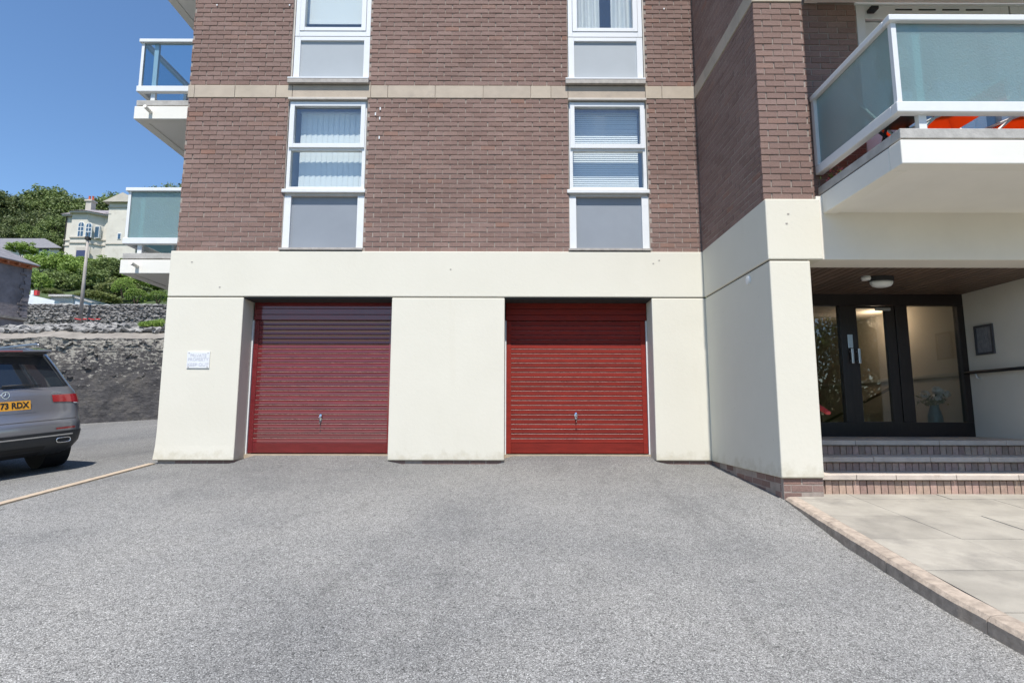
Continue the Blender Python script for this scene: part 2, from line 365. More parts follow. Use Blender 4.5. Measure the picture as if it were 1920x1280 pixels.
MT['leaf_dark'] = leaf_mat('dark_leaves', (.085, .115, .042), (.170, .205, .080))
MT['leaf_mid'] = leaf_mat('mid_green_leaves', (.115, .160, .050), (.210, .270, .090))
MT['leaf_fresh'] = leaf_mat('fresh_green_leaves', (.165, .255, .050), (.30, .41, .10))
MT['leaf_olive'] = leaf_mat('olive_leaves', (.13, .16, .05), (.24, .27, .10))
MT['bark'] = PM('bark', (.07, .05, .035), .95, var=.3, vs=6)
MT['turf'] = PM('hillside_turf', (.050, .075, .022), .95, var=.35, vs=.6, bump=.02, bs=6)

# ------------------------------------------------------------------ ground
def G(x, y):                         # driveway surface: falls towards the camera, and to the left beyond the edging strip
    z = -.05 + .085 * max(y, -30)
    if x < -5: z += .06 * (max(x, -17) + 5)
    return z
def sheet(name, xs, ys, fz, mat, kind='structure', smooth=True):
    mb = MB()
    vs = [(x, y, fz(x, y)) for y in ys for x in xs]; n = len(xs)
    mb.add(vs, [(j * n + i, j * n + i + 1, (j + 1) * n + i + 1, (j + 1) * n + i) for j in range(len(ys) - 1) for i in range(n - 1)])
    o = mb.build(name, mat, smooth=smooth, fix=False); return tag(o, kind=kind)
def frange(a, b, s):
    n = max(1, round((b - a) / s)); return [a + (b - a) * i / n for i in range(n + 1)]
def drive_z(x, y):
    z = G(x, y) + .010 * mnoise.noise((x * .5, y * .5, 0))
    if x > .4 and y < -2.0: z -= .085 * min(1, (-2.0 - y) / 1.2) * min(1, (x - .4) / 2.0) ** 1.5
    for a, b in ((-3.87, -1.72), (-.09, 2.04)):      # ramps up to the garage thresholds
        if a - .05 < x < b + .05 and y > -.55:
            z += (min(y, .42) + .55) * .075
    return z
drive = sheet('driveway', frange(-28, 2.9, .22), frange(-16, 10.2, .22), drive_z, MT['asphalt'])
tag(drive, 'sloping grey asphalt forecourt in front of the garages', None)
def rise(y):
    K = [(10.5, 2.9), (12, 3.1), (23.4, 5.4), (23.6, 6.2), (36, 9.0), (77, 24.2), (90, 27), (140, 50), (220, 66), (600, 90)]
    if y <= K[0][0]: return K[0][1]
    for (a, za), (b, zb) in zip(K, K[1:]):
        if y <= b: return za + (zb - za) * (y - a) / (b - a)
    return K[-1][1]
def terr(x, y):
    if y < 10.4: return G(x, y) - .25 if y > -40 else -2.85 - .25
    return rise(y) + .5 * mnoise.noise((x * .06, y * .06, 3)) * min(1, (y - 10.4) / 20)
ysT = [-900, -300, -120, -60, -40, -30, -16, -6, 0, 6, 10.35, 10.45] + frange(11, 60, 2.5) + frange(64, 220, 6) + [300, 600, 900]
xsT = [-900, -400, -200] + frange(-140, 60, 4) + [100, 300, 900]
sheet('hillside', xsT, ysT, terr, MT['turf'])

# tan edging strip across the forecourt
mb = MB(); ys = frange(-9, -.02, .5)
for a, b in zip(ys, ys[1:]):
    x = lambda y: -4.99 + .03 * y
    za, zb = G(-4.99, a) + .012, G(-4.99, b) + .012
    mb.add([(x(a) - .045, a, za), (x(a) + .045, a, za), (x(b) + .045, b - .004, zb), (x(b) - .045, b - .004, zb),
            (x(a) - .045, a, za - .1), (x(a) + .045, a, za - .1), (x(b) + .045, b - .004, zb - .1), (x(b) - .045, b - .004, zb - .1)],
           [(0, 1, 2, 3), (4, 7, 6, 5), (0, 4, 5, 1), (1, 5, 6, 2), (2, 6, 7, 3), (3, 7, 4, 0)])
tag(mb.build('edging_strip', MT['strip']), 'tan stone edging strip running out from the wall corner', None, kind='structure')

# pavement: bed, slabs, kerb
def PZ(y): return -.012 + .09 * max(y, -12)
def kerb_x(y):                       # inner (road side) line of the kerb
    t = min(1, max(0, (-2.0 - y) / 2.4)); return 2.835 - .22 * t
pav = sheet('pavement', [2.87, 3.2, 6, 10, 14], frange(-14, -1.85, .8), lambda x, y: PZ(y) - .035, MT['concrete'])
rows = [-1.88, -2.11, -2.72, -3.38, -4.05, -4.68, -5.30, -5.95, -6.6, -7.25, -7.9, -8.55, -9.2]
for j, (b, a) in enumerate(zip(rows, rows[1:])):
    xs = [kerb_x((a + b) / 2) + .135] + ([3.57 if j < 5 else 3.5] + [[4.92, 5.8, 6.7, 7.6, 8.5], [4.28, 5.18, 6.1, 7.0, 8.2], [4.28, 5.1, 6.0, 6.9, 8.1], [4.5, 5.4, 6.3, 7.3, 8.3]][(j + 3) % 4]) + [9.4, 10.3, 11.2]
    for x0, x1 in zip(xs, xs[1:]):
        g = .004
        dz = random.uniform(-.002, .002)
        sk0, sk1 = (kerb_x(b) + .135 - xs[0], kerb_x(a) + .135 - xs[0]) if x0 == xs[0] else (0, 0)
        mb = MB()
        P = [(x0 + g + sk1, a + g), (x1 - g, a + g), (x1 - g, b - g), (x0 + g + sk0, b - g)]
        zz = [PZ(p[1]) + dz for p in P]
        mb.add([(p[0], p[1], z) for p, z in zip(P, zz)] + [(p[0], p[1], z - .03) for p, z in zip(P, zz)],
               [(0, 1, 2, 3), (0, 4, 5, 1), (1, 5, 6, 2), (2, 6, 7, 3), (3, 7, 4, 0)])
        mb.build('paving_slab', MT['slab'], pav)
yk = frange(-9.2, -2.035, .9)
for a, b in zip(yk, yk[1:]):
    mb = MB(); seg = frange(a + .003, b - .003, .1)
    prof = []
    for y in seg:
        x = kerb_x(y); z = PZ(y) + .008; j = .006 * mnoise.noise((x * 9, y * 9, 1)); k = .008 * mnoise.noise((3, y * 14, 1))
        prof.append([(x + .125, y, z - .15), (x + .125, y, z), (x + .06, y, z + j), (x + .025 + k, y, z - .006 + j), (x + .004 + k, y, z - .03), (x + k, y, z - .22)])
    n = 6
    mb.add([p for q in prof for p in q], [(i * n + k, i * n + k + 1, (i + 1) * n + k + 1, (i + 1) * n + k) for i in range(len(prof) - 1) for k in range(n - 1)] + [tuple(range(n)), tuple(range((len(prof) - 1) * n, len(prof) * n))])
    mb.build('kerb_stone', MT['kerb'], pav, smooth=False)

# ------------------------------------------------------------------ the block of flats
BLD = thing('apartment_building', (-1, 4, 0), 'brown brick block of flats with cream rendered garage level and white windows', 'building')
XL, XC, YP = -4.922, 2.812, -2.033          # left brick edge, inner corner, front plane of the projecting wing
ZT, ZB0, ZB1, ST = 3.003, 5.403, 5.616, 2.613
FRONT = .03                                  # brick face of the main wall

# core volumes (rooms behind the windows)
core = MB()
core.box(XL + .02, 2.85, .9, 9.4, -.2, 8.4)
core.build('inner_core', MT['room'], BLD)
mw = MB()                                    # mortar backing of the main wall, split round the window strips
WX = [(-3.385, -2.185), (.865, 2.052)]
strips = [(XL + .006, WX[0][0]), (WX[0][1], WX[1][0]), (WX[1][1], XC + .06)]
for a, b in strips:
    mw.box(a, b, FRONT + .012, .5, ZT - .1, 8.4)
WALL = mw.build('brick_wall', MT['mortar'], BLD)
lw = MB(); lw.box(XL + .006, XL + .3, .5, 9.4, -.3, 8.4)
def brick_tex_mat():
    m, nt, N, L, B = newmat('brick_side_wall'); B.inputs['Roughness'].default_value = .9
    pos = N.new('ShaderNodeNewGeometry').outputs['Position']; mp = N.new('ShaderNodeMapping'); mp.inputs['Rotation'].default_value = (0, pi / 2, pi / 2)
    L.new(pos, mp.inputs[0]); b = N.new('ShaderNodeTexBrick'); L.new(mp.outputs[0], b.inputs[0]); b.inputs['Scale'].default_value = 1
    b.inputs['Brick Width'].default_value = .225; b.inputs['Row Height'].default_value = .075; b.inputs['Mortar Size'].default_value = .005
    b.inputs['Color1'].default_value = (.25, .17, .15, 1); b.inputs['Color2'].default_value = (.2, .14, .125, 1); b.inputs['Mortar'].default_value = (.3, .26, .24, 1)
    L.new(b.outputs[0], B.inputs[0]); return m
lw.build('side_wall', brick_tex_mat(), BLD)
rf = MB(); rf.box(XL - .1, 9.2, -.3, 9.5, 8.4, 8.7); rf.build('roof', MT['concrete'], BLD)

# ---- bricks: every brick as a candidate, the largest in view become objects of their own
CAND = []                                    # (centre, length, axis, wall key)
BD = .05                                     # brick depth built
def lay(axis, a0, a1, z0, rows, plane, sign, key, off=0.0, proud=lambda k: .007, parity=0, zs=.075):
    """axis 'x': wall along x facing -y (sign -1); axis 'y': wall along y facing -x."""
    for k in range(rows):
        z = z0 + (k + .5) * zs
        s = a0 - .225 + off + (.1125 if (k + parity) % 2 else 0)
        while s < a1:
            lo, hi = max(s, a0), min(s + .225, a1); s += .225
            Lb = hi - lo - .010 - random.choice((0, 0, 0, .004, .008))
            if Lb < .02: continue
            m = (lo + hi) / 2 + random.uniform(-.0025, .0025)
            pr = max(.003, proud(k) + random.uniform(-.003, .0025))
            d = plane + .012 - pr + BD / 2
            zz = z + random.uniform(-.0022, .0022)
            CAND.append((Vector((m, d, zz)) if axis == 'x' else Vector((d, m, zz)), Lb, axis, key))
def proud_main(k): return .007 if k < 8 else (.010 if k < 18 else .012)
for a, b in strips:
    b = min(b, XC)
    lay('x', a - .006 if a < -4 else a, b, ZT, 32, FRONT, -1, 'main', off=.03, proud=proud_main)
    lay('x', a - .006 if a < -4 else a, b, ZB1, 32, FRONT, -1, 'main', off=.03, proud=lambda k: .012)
PX0, PX1 = 2.800, 3.375                      # brick pier of the wing
pm_ = MB(); pm_.box(PX0 + .012, PX1 - .012, YP + .042, -.0, ZT - .05, 8.4)
PIER = pm_.build('pier_wall', MT['mortar'], BLD)
lay('x', PX0, PX1, 3.015, 32, YP + .03, -1, 'pier', off=.1, proud=lambda k: .010, zs=.0746)
lay('x', PX0, PX1, ZB1, 30, YP + .03, -1, 'pier', off=.1)
lay('y', YP + .085, FRONT, ZT, 32, PX0, -1, 'side', off=.0, proud=lambda k: .004)
lay('y', YP + .085, FRONT, ZB1, 32, PX0, -1, 'side', off=.0, proud=lambda k: .004)
YR = -1.89                                   # wall behind the right balcony
rw_ = MB(); rw_.box(PX1 - .05, 4.08, YR + .012, -.6, 2.9, 8.0); REC = rw_.build('balcony_wall', MT['mortar'], BLD)
lay('x', PX1 - .04, 4.08, 3.0, 33, YR, -1, 'recess', off=.06)
# plinth under the render
PLI = {}
for k, b in (('plinth_a', (XL - .02, -3.875, .03, .4, -.4, 0)), ('plinth_b', (-1.715, -.095, .03, .4, -.4, 0)), ('plinth_c', (2.045, 2.838, .03, .4, -.4, 0)), ('plinth_d', (2.842, 3.255, YP + .03, .03, -.5, 0))):
    PLI[k] = MB().box(*b).build('plinth', MT['mortar'], BLD)
for k, a, b in (('plinth_a', XL - .022, -3.872), ('plinth_b', -1.718, -.092), ('plinth_c', 2.042, 2.842)):
    lay('x', a, b, -.225, 3, .023, -1, k, off=.02)
lay('x', 2.838, 3.26, -.30, 4, YP + .023, -1, 'plinth_d', off=.08)
lay('y', YP + .078, .02, -.30, 4, 2.835, -1, 'plinth_d', off=.03)
def visible_size(c):
    d = c[0] - CAM; w = d.dot(FWD)
    u = 960 + F_PX * d.dot(RGT) / w; v = 640 - F_PX * d.dot(UPV) / w
    if not (2 < u < 1918 and 2 < v < 1278): return 0
    if c[3] == 'recess' and c[0].x > 3.95 and c[0].z < 4.4: return 0
    fs = abs(d.y) / d.length if c[2] == 'x' else abs(d.x) / d.length
    return c[1] * fs / w / w
CAND.sort(key=visible_size, reverse=True)
PAR = {'main': WALL, 'pier': PIER, 'side': PIER, 'recess': REC, **PLI}
BM_CACHE = {}
def brick_mesh(Lb, axis):
    key = (round(Lb / .004), axis)
    if key not in BM_CACHE:
        h = .0325; c = .0025; l = key[0] * .004 / 2
        b = MB(); P = []
        ring = [(-l, -h), (l, -h), (l, h), (-l, h)]; inn = [(-l + c, -h + c), (l - c, -h + c), (l - c, h - c), (-l + c, h - c)]
        V = [(x, BD / 2, z) for x, z in ring] + [(x, -BD / 2 + c, z) for x, z in ring] + [(x, -BD / 2, z) for x, z in inn]
        if axis == 'y': V = [(y, -x, z) for x, y, z in V]
        b.add(V, [(0, 1, 5, 4), (1, 2, 6, 5), (2, 3, 7, 6), (3, 0, 4, 7), (4, 5, 9, 8), (5, 6, 10, 9), (6, 7, 11, 10), (7, 4, 8, 11), (8, 9, 10, 11)])
        BM_CACHE[key] = (b.mesh('brick', MT['brick'], fix=True), b.v, b.f)
    return BM_CACHE[key]
stuff = {}
for i, c in enumerate(CAND):
    me, V, Fc = brick_mesh(c[1], c[2])
    if i < 300:
        o = bpy.data.objects.new('brick', me); o.location = c[0]; put(o, PAR[c[3]])
    else:
        stuff.setdefault(c[3], MB()).add([(v[0] + c[0].x, v[1] + c[0].y, v[2] + c[0].z) for v in V], Fc)
for k, b in stuff.items():
    tag(b.build('brick_courses', MT['brick'], PAR[k], fix=True), kind='stuff')

# ---- stone bands
bandw = MB(); bandw.box(XL + .01, XC, .05, .5, ZB0 - .02, ZB1 + .02)
bandw.build('band_backing', MT['mortar'], BLD)
pxs = [352, 364, 440, 517, 548, 695, 727, 816, 906, 995, 1033, 1065, 1210, 1241, 1305]
xs = [at(u, 170, .02).x for u in pxs]; xs[0] = XL - .006; xs[-1] = XC - .01
for zb in (ZB0, ZB0 + ST):
    for a, b in zip(xs, xs[1:]):
        MB().box(a + .003, b - .003, .024 + random.uniform(-.002, .002), .06, zb + .006, zb + ZB1 - ZB0 - .006).build('band_stone', MT['stone'], WALL, bevel=.004)
    ysb = [YP + .03, -1.62, -1.2, -.8, -.42, .02]
    for a, b in zip(ysb, ysb[1:]):
        MB().box(PX0 - .004, PX0 + .05, a + .003, b - .003, zb + .006, zb + ZB1 - ZB0 - .006).build('band_stone', MT['stone'], PIER, bevel=.004)
    MB().box(PX0, PX1, YP + .024, YP + .08, zb + .006, zb + ZB1 - ZB0 - .006).build('band_stone', MT['stone'], PIER, bevel=.004)

# ---- rendered (cream) garage level
ZJ = 2.318
def cream(name, *b, bev=.012):
    return MB().box(*b).build(name, MT['cream'], BLD, bevel=bev)
cream('lintel_beam', XL - .052, 2.815, 0, .42, ZJ + .007, ZT)
# left corner pier with a belled foot
mb = MB()
prof = [(-.028, -.010, 0.0), (-.020, -.007, .06), (-.007, -.002, .2), (0, 0, .42), (0, 0, ZJ - .007)]
rings = []
for dx, dy, z in prof:
    rings.append([(XL - .052 + dx, dy, z), (-3.868, dy, z), (-3.868, .9, z), (XL - .052 + dx, .9, z)])
mb.add([p for r in rings for p in r], [(i * 4 + k, i * 4 + (k + 1) % 4, (i + 1) * 4 + (k + 1) % 4, (i + 1) * 4 + k) for i in range(4) for k in range(4)] + [(0, 1, 2, 3), (16, 17, 18, 19)])
mb.build('corner_pier', MT['cream'], BLD, bevel=.01)
cream('middle_pier', -1.722, -.09, 0, .9, 0, ZJ - .007)
cream('right_pier', 2.04, 2.83, 0, .9, 0, ZJ - .007)
MB().box(XL - .04, 2.83, .02, .4, ZJ - .02, ZJ + .02).build('joint_fill', MT['void'], BLD)
# garage head lining behind the lintel, floor thresholds
for a, b in ((-3.868, -1.722), (-.09, 2.04)):
    MB().box(a, b, .42, .9, 2.309, ZT).build('garage_head', MT['cream'], BLD)
    MB().box(a, b, .30, .9, -.25, .060).build('threshold', MT['strip'], BLD)
# wing: side wall and column (lower), upper block, fascia, porch
mb = MB(); mb.box(2.815, 3.258, YP, -.0, -.003, ZJ - .007); mb.build('column', MT['cream'], BLD, bevel=.012)
mb = MB(); mb.box(2.803, 3.405, YP - .004, .0, ZJ + .007, 3.012); mb.build('upper_block', MT['cream'], BLD, bevel=.012)
MB().box(2.83, 3.24, YP + .02, -.05, ZJ - .02, ZJ + .02).build('joint_fill', MT['void'], BLD)
MB().box(3.39, 9.0, -1.995, -1.65, 2.335, 3.06).build('fascia_beam', MT['porch_wall'], BLD, bevel=.006)
# small marks left by old fixings on the render
for u, v, y in ((360, 491, -.001), (1225, 494, -.001), (1236, 488, -.001), (412, 538, -.001), (1478, 401, YP - .005), (1475, 419, YP - .005), (845, 505, -.001)):
    p = at(u, v, y); MB().lathe([(.009, 0), (.006, .003)], (0, 0, 0), 8)
    mb = MB(); mb.obox(p, .011, .003, .007); mb.build('fixing_stub', MT['sill'], BLD)
p = at(1404, 525, 0); d = pix(1404, 525); p = CAM + d * ((2.815 - CAM.x) / d.x)
mb = MB(); mb.lathe([(.055, 0), (.05, .018), (.02, .022)], (0, 0, 0), 18); mb.v = [(p.x - v[2], p.y + v[0], p.z + v[1]) for v in mb.v]
mb.build('vent_cover', MT['white'], BLD)

# ---- garage doors
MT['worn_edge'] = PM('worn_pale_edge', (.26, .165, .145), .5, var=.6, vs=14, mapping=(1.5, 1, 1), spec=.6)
def garage_door(x0, x1, mat, label):
    yd = .35
    root = MB().box(x0 + .01, x1 - .01, yd + .03, yd + .05, .07, 2.305).build('garage_door', mat, BLD)
    root['label'] = label
    for a, b in ((x0 + .004, x0 + .022), (x1 - .022, x1 - .004)): MB().box(a, b, yd - .03, yd + .03, .062, 2.03).build('door_frame', MT['alu'], root)
    for a, b in ((x0 + .026, x0 + .095), (x1 - .095, x1 - .026)): MB().box(a, b, yd - .006, yd + .03, .075, 2.03).build('side_rail', mat, root, bevel=.003)
    MB().box(x0 + .096, x1 - .096, yd - .004, yd + .03, .078, .222).build('bottom_rail', mat, root, bevel=.004)
    h = (2.03 - .226) / 26
    prof = [(.03, 0), (.006, .0), (.0, .0045), (.0015, h * .5), (0.0, h - .0105), (.003, h - .0068), (.03, h - .006)]
    sl = MB(); n = len(prof)
    sl.add([(x0 + .096, yd + a, z) for a, z in prof] + [(x1 - .096, yd + a, z) for a, z in prof], [(i, i + 1, i + 1 + n, i + n) for i in range(n - 1)])
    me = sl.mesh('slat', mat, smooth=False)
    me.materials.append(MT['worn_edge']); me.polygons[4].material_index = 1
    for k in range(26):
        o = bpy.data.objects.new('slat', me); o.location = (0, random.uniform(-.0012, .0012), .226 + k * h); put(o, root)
    hd = MB(); hd.box(x0 + .02, x1 - .005, yd - .035, yd + .03, 2.035, 2.115); hd.box(x0 + .02, x1 - .005, yd - .031, yd + .03, 2.12, 2.205); hd.box(x0 + .02, x1 - .005, yd - .028, yd + .03, 2.21, 2.303)
    hd.build('head_panel', mat, root, bevel=.004)
    return root, yd
dl, yd = garage_door(-3.868, -1.722, MT['door_l'], 'glossy maroon garage door nearer the stone wall side')
dr, _ = garage_door(-.09, 2.04, MT['door_r'], 'worn red brown garage door beside the projecting wing')
for root, (u, v) in ((dl, (601, 785)), (dr, (1080, 782))):
    p = at(u, v, yd - .01)
    mb = MB(); mb.lathe([(.034, 0), (.034, .006), (.02, .01)], (0, 0, 0), 16)
    mb.v = [(p.x + a * .62, p.y - c, p.z + b * 1.5 + .02) for a, b, c in mb.v]
    hnd = mb.build('handle_plate', MT['chrome'], root, smooth=False)
    mb = MB(); mb.tube([(p.x, p.y - .008, p.z + .03), (p.x, p.y - .045, p.z + .02), (p.x, p.y - .05, p.z - .03), (p.x, p.y - .045, p.z - .07)], .010, 8)
    mb.build('handle', MT['chrome'], root, smooth=True)

# ---- windows
def pane(x0, x1, y, z0, z1, mat, parent, name='pane'):
    return MB().box(x0, x1, y, y + .008, z0, z1).build(name, mat, parent)
def ring(x0, x1, z0, z1, w, y0, y1, mat, parent, name='frame', wb=None, wt=None):
    wb = wb or w; wt = wt or w
    mb = MB(); mb.box(x0, x0 + w, y0, y1, z0, z1); mb.box(x1 - w, x1, y0, y1, z0, z1)
    mb.box(x0 + w, x1 - w, y0 + .001, y1, z0, z0 + wb); mb.box(x0 + w, x1 - w, y0 + .001, y1, z1 - wt, z1)
    return mb.build(name, mat, parent, bevel=.004)
def vblind(x0, x1, y, z0, z1, mat, parent):
    n = int((x1 - x0) / .082); s = (x1 - x0) / n
    for i in range(n):
        a = x0 + i * s
        mb = MB(); mb.add([(a, y + .005, z0), (a + s * 1.05, y - .005, z0), (a + s * 1.05, y - .005, z1), (a, y + .005, z1)], [(0, 1, 2, 3)])
        o = mb.build('blind_slat', mat, parent, fix=False)
    MB().box(x0, x1, y - .02, y + .02, z1, z1 + .03).build('blind_rail', MT['alu'], parent)
def hblind(x0, x1, y, z0, z1, mat, parent, p=.034):
    mb = MB(); n = int((z1 - z0) / p)
    for i in range(n):
        z = z0 + i * p
        w = .006 * mnoise.noise((i * .7, 2, 0))
        mb.add([(x0, y - .004, z), (x1, y - .004, z + w), (x1, y + .005, z + p * .985 + w), (x0, y + .005, z + p * .985)], [(0, 1, 2, 3)])
    tag(mb.build('blind_slats', mat, parent, fix=False), kind='stuff')
def curtain(x0, x1, y, z0, z1, mat, parent, amp=.03, lam=.11):
    n = 40; mb = MB(); vs = []
    for j, z in enumerate(frange(z0, z1, (z1 - z0) / 4)):
        for i in range(n + 1):
            x = x0 + (x1 - x0) * i / n
            vs.append((x, y + amp * sin(2 * pi * x / lam + .5 * sin(z * 2 + x * 9)), z))
    mb.add(vs, [(j * (n + 1) + i, j * (n + 1) + i + 1, (j + 1) * (n + 1) + i + 1, (j + 1) * (n + 1) + i) for j in range(4) for i in range(n)])
    mb.build('curtain', mat, parent, smooth=True, fix=False)
def reveal(x0, x1, z0, z1, parent):
    for a, b in ((x0 - .02, x0 + .003), (x1 - .003, x1 + .02)): MB().box(a, b, .045, .9, z0, z1).build('reveal', MT['lintel'], parent)
def lower_window(x0, x1, kind, label):
    w = MB().box(x0, x1, -.005, .14, 5.368, 5.402).build('window', MT['lintel'], BLD, bevel=.004); w['label'] = label   # head flashing
    reveal(x0, x1, 3.0, 5.39, w)
    ring(x0 + .012, x1 - .012, 3.955, 5.366, .052, .055, .13, MT['alu'], w)
    MB().box(x0 + .06, x1 - .06, .06, .13, 4.58, 4.655).build('transom', MT['alu'], w, bevel=.004)
    ring(x0 + .03, x1 - .03, 4.615, 5.345, .066, .03, .10, MT['upvc'], w, 'opening_sash')
    pane(x0 + .09, x1 - .09, .075, 4.675, 5.285, MT['glass'], w)
    pane(x0 + .06, x1 - .06, .095, 4.0, 4.585, MT['glass'], w)
    s = MB().box(x0 - .03, x1 + .012, .012, .16, 3.905, 3.958).build('sill', MT['alu'], w, bevel=.006)
    MB().box(x0 + .01, x1 - .01, .05, .14, 3.862, 3.905).build('under_sill', MT['lintel'], w, bevel=.003)
    for a, b in ((x0 + .004, x0 + .105), (x1 - .105, x1 - .004)):
        MB().box(a, b, .052, .15, 3.055, 3.862).build('stile', MT['white'], w, bevel=.004)
    MB().box(x0 + .1, x1 - .1, .10, .14, 3.05, 3.9).build('spandrel_panel', MT['grey_panel'], w)
    MB().box(x0 - .02, x1 + .004, -.012, .16, 3.018, 3.052).build('bottom_sill', MT['sill'], w, bevel=.004)
    if kind == 'v': vblind(x0 + .13, x1 - .07, .225, 4.0, 5.25, MT['blind'], w)
    else: hblind(x0 + .08, x1 - .10, .225, 4.0, 5.30, MT['blind2'], w)
    return w
def upper_window(x0, x1, kind, label):
    zt = 8.0
    w = MB().box(x0 - .04, x1 + .004, -.03, .16, 5.622, 5.688).build('window', MT['sill'], BLD, bevel=.004); w['label'] = label   # sill
    MB().box(x0 - .04, x1 + .004, -.034, .15, 5.690, 5.712).build('sill_cap', MT['upvc'], w, bevel=.003)
    reveal(x0, x1, 5.68, zt, w)
    x0 += .012; x1 -= .012
    ring(x0, x1, 5.714, 6.425, .092, .045, .13, MT['upvc'], w, wb=.045, wt=.06)
    MB().box(x0 + .08, x1 - .08, .075, .12, 5.75, 6.39).build('spandrel_panel', MT['grey_panel_pale'], w)
    ring(x0, x1, 6.432, zt - .02, .066, .042, .13, MT['upvc'], w, wb=.085)
    ring(x0 + .07, x1 - .07, 6.52, zt - .09, .072, .034, .12, MT['upvc'], w, 'opening_sash', wb=.06)
    pane(x0 + .13, x1 - .13, .08, 6.57, zt - .15, MT['glass'], w)
    if kind == 'b':
        bl = MB(); bl.box(x0 + .1, x1 - .1, .225, .235, 6.83, zt - .1); bl.build('roller_blind', MT['blind'], w)
        MB().box(x0 + .1, x1 - .1, .222, .24, 6.77, 6.83).build('blind_fringe', MT['blind2'], w)
    else:
        curtain(x0 + .1, x0 + .52, .24, 6.5, zt - .1, MT['curtain'], w)
        curtain(x1 - .44, x1 - .1, .24, 6.5, zt - .1, MT['curtain'], w, lam=.13)
    return w
lower_window(WX[0][0], WX[0][1], 'v', 'first floor window with white vertical blinds')
lower_window(WX[1][0], WX[1][1], 'h', 'first floor window with horizontal slatted blinds')
upper_window(WX[0][0] + .025, WX[0][1] + .012, 'b', 'second floor window with fringed roller blind')
upper_window(WX[1][0], WX[1][1] - .012, 'c', 'second floor window with parted pale curtains')
for u, v in ((407, 10), (543, 10), (1245, 17), (713, 204), (704, 214), (712, 222), (711, 258)):
    p = at(u, v, .02); MB().obox(p, .009, .004, .022 if v > 100 else .012).build('fixing_stub', MT['white'], BLD)

# ---- balconies
def balcony(x0, x1, y0, y1, zb, label, glass, spout=False):
    root = MB().box(x0 + .02, x1, y0 + .02, y1, zb + .002, zb + .205).build('balcony', MT['soffit'], BLD); root['label'] = label
    b = MB(); b.box(x0, x1, y0, y0 + .16, zb - .012, zb + .212); b.box(x0, x0 + .16, y0 + .161, y1, zb - .012, zb + .211)
    b.build('slab_edge', MT['balc_paint'], root, bevel=.008)
    k = MB(); k.box(x0 + .015, x1, y0 + .015, y0 + .13, zb + .232, zb + .325); k.box(x0 + .015, x0 + .13, y0 + .131, y1, zb + .232, zb + .324)
    k.build('upstand', MT['concrete'], root, bevel=.006)
    g = MB(); g.box(x0 + .03, x1, y0 + .03, y0 + .12, zb + .2, zb + .24); g.box(x0 + .03, x0 + .12, y0 + .121, y1, zb + .2, zb + .239); g.build('drip_gap', MT['void'], root)
    MB().box(x0 + .1, x1, y0 + .1, y1, zb + .2, zb + .235).build('floor', MT['concrete'], root)
    zr = zb + .475
    for nm, za, zc, o in (('bottom_rail', zr, zr + .10, 0.0), ('top_rail', zb + 1.355, zb + 1.415, -.012)):
        r = MB(); r.box(x0 + o, x1, y0 + o, y0 + .085, za, zc); r.build(nm, MT['white'], root, bevel=.008)
        r = MB(); r.box(x0 + o, x0 + .085, y0 + .087, y1, za, zc - .001); r.build(nm, MT['white'], root, bevel=.008)
    pg = MB(); pg.box(x0 + .045, x1, y0 + .036, y0 + .044, zr + .10, zb + 1.355); pg.build('glass_panel', glass, root)
    pg = MB(); pg.box(x0 + .036, x0 + .044, y0 + .07, y1 - .03, zr + .10, zb + 1.355); pg.build('glass_panel', glass, root)
    posts = [(x0 + .02, y0 + .02, .045)]
    for px_, py_, w in posts:
        MB().box(px_, px_ + w, py_, py_ + w, zr + .1, zb + 1.355).build('corner_post', MT['white'], root)
    xx = x0 + .22
    while xx < x1 - .1:
        MB().box(xx, xx + .07, y0 + .05, y0 + .10, zb + .3, zb + 1.355).build('post', MT['white'], root); xx += 1.25
    yy = y0 + 1.2
    while yy < y1 - .25:
        MB().box(x0 + .05, x0 + .10, yy, yy + .07, zb + .3, zb + 1.355).build('post', MT['white'], root); yy += 1.2
    MB().box(x0 + .0, x0 + .06, y1 - .06, y1 - .002, zr + .1, zb + 1.355).build('end_post', MT['white'], root)
    if spout:
        MB().tube([(x0 + .28, y0 + .02, zb + .10), (x0 + .28, y0 - .16, zb + .12)], .03, 12).build('overflow_pipe', MT['balc_paint'], root, smooth=False)
    return root
ZS = 2.868
balcony(3.458, 9.0, -3.26, -1.9, ZS, 'balcony with teal obscured glass over the entrance porch', MT['obscure'])
balcony(-6.25, XL + .006, .77, 4.2, ZS, 'lowest side balcony with obscured glass', MT['obscure'], True)
balcony(-6.25, XL + .006, .77, 4.2, ZS + ST, 'middle side balcony with clear glass', MT['clear_glass'], True)
balcony(-6.25, XL + .006, .77, 4.2, ZS + 2 * ST, 'topmost side balcony seen from below', MT['obscure'])
balcony(3.458, 9.0, -3.26, -1.9, ZS + ST, 'upper balcony above the patio door', MT['obscure'])

# patio door behind the right balcony
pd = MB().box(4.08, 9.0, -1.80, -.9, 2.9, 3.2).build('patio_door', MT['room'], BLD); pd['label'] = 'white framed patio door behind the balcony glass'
ring(4.085, 5.9, 3.12, 5.46, .10, -1.88, -1.76, MT['upvc'], pd, 'door_frame', wt=.17)
ring(4.19, 5.8, 3.22, 5.27, .10, -1.85, -1.77, MT['upvc'], pd, 'door_leaf')
pane(4.28, 5.71, -1.81, 3.3, 5.18, MT['glass'], pd)
ring(5.92, 8.9, 3.12, 5.46, .10, -1.88, -1.76, MT['upvc'], pd, 'door_frame', wt=.17)
pane(6.02, 8.8, -1.81, 3.22, 5.3, MT['glass'], pd)
curtain(4.3, 4.95, -1.62, 3.2, 5.2, MT['blind2'], pd, lam=.14); curtain(5.2, 5.7, -1.62, 3.2, 5.2, MT['blind2'], pd, lam=.14)
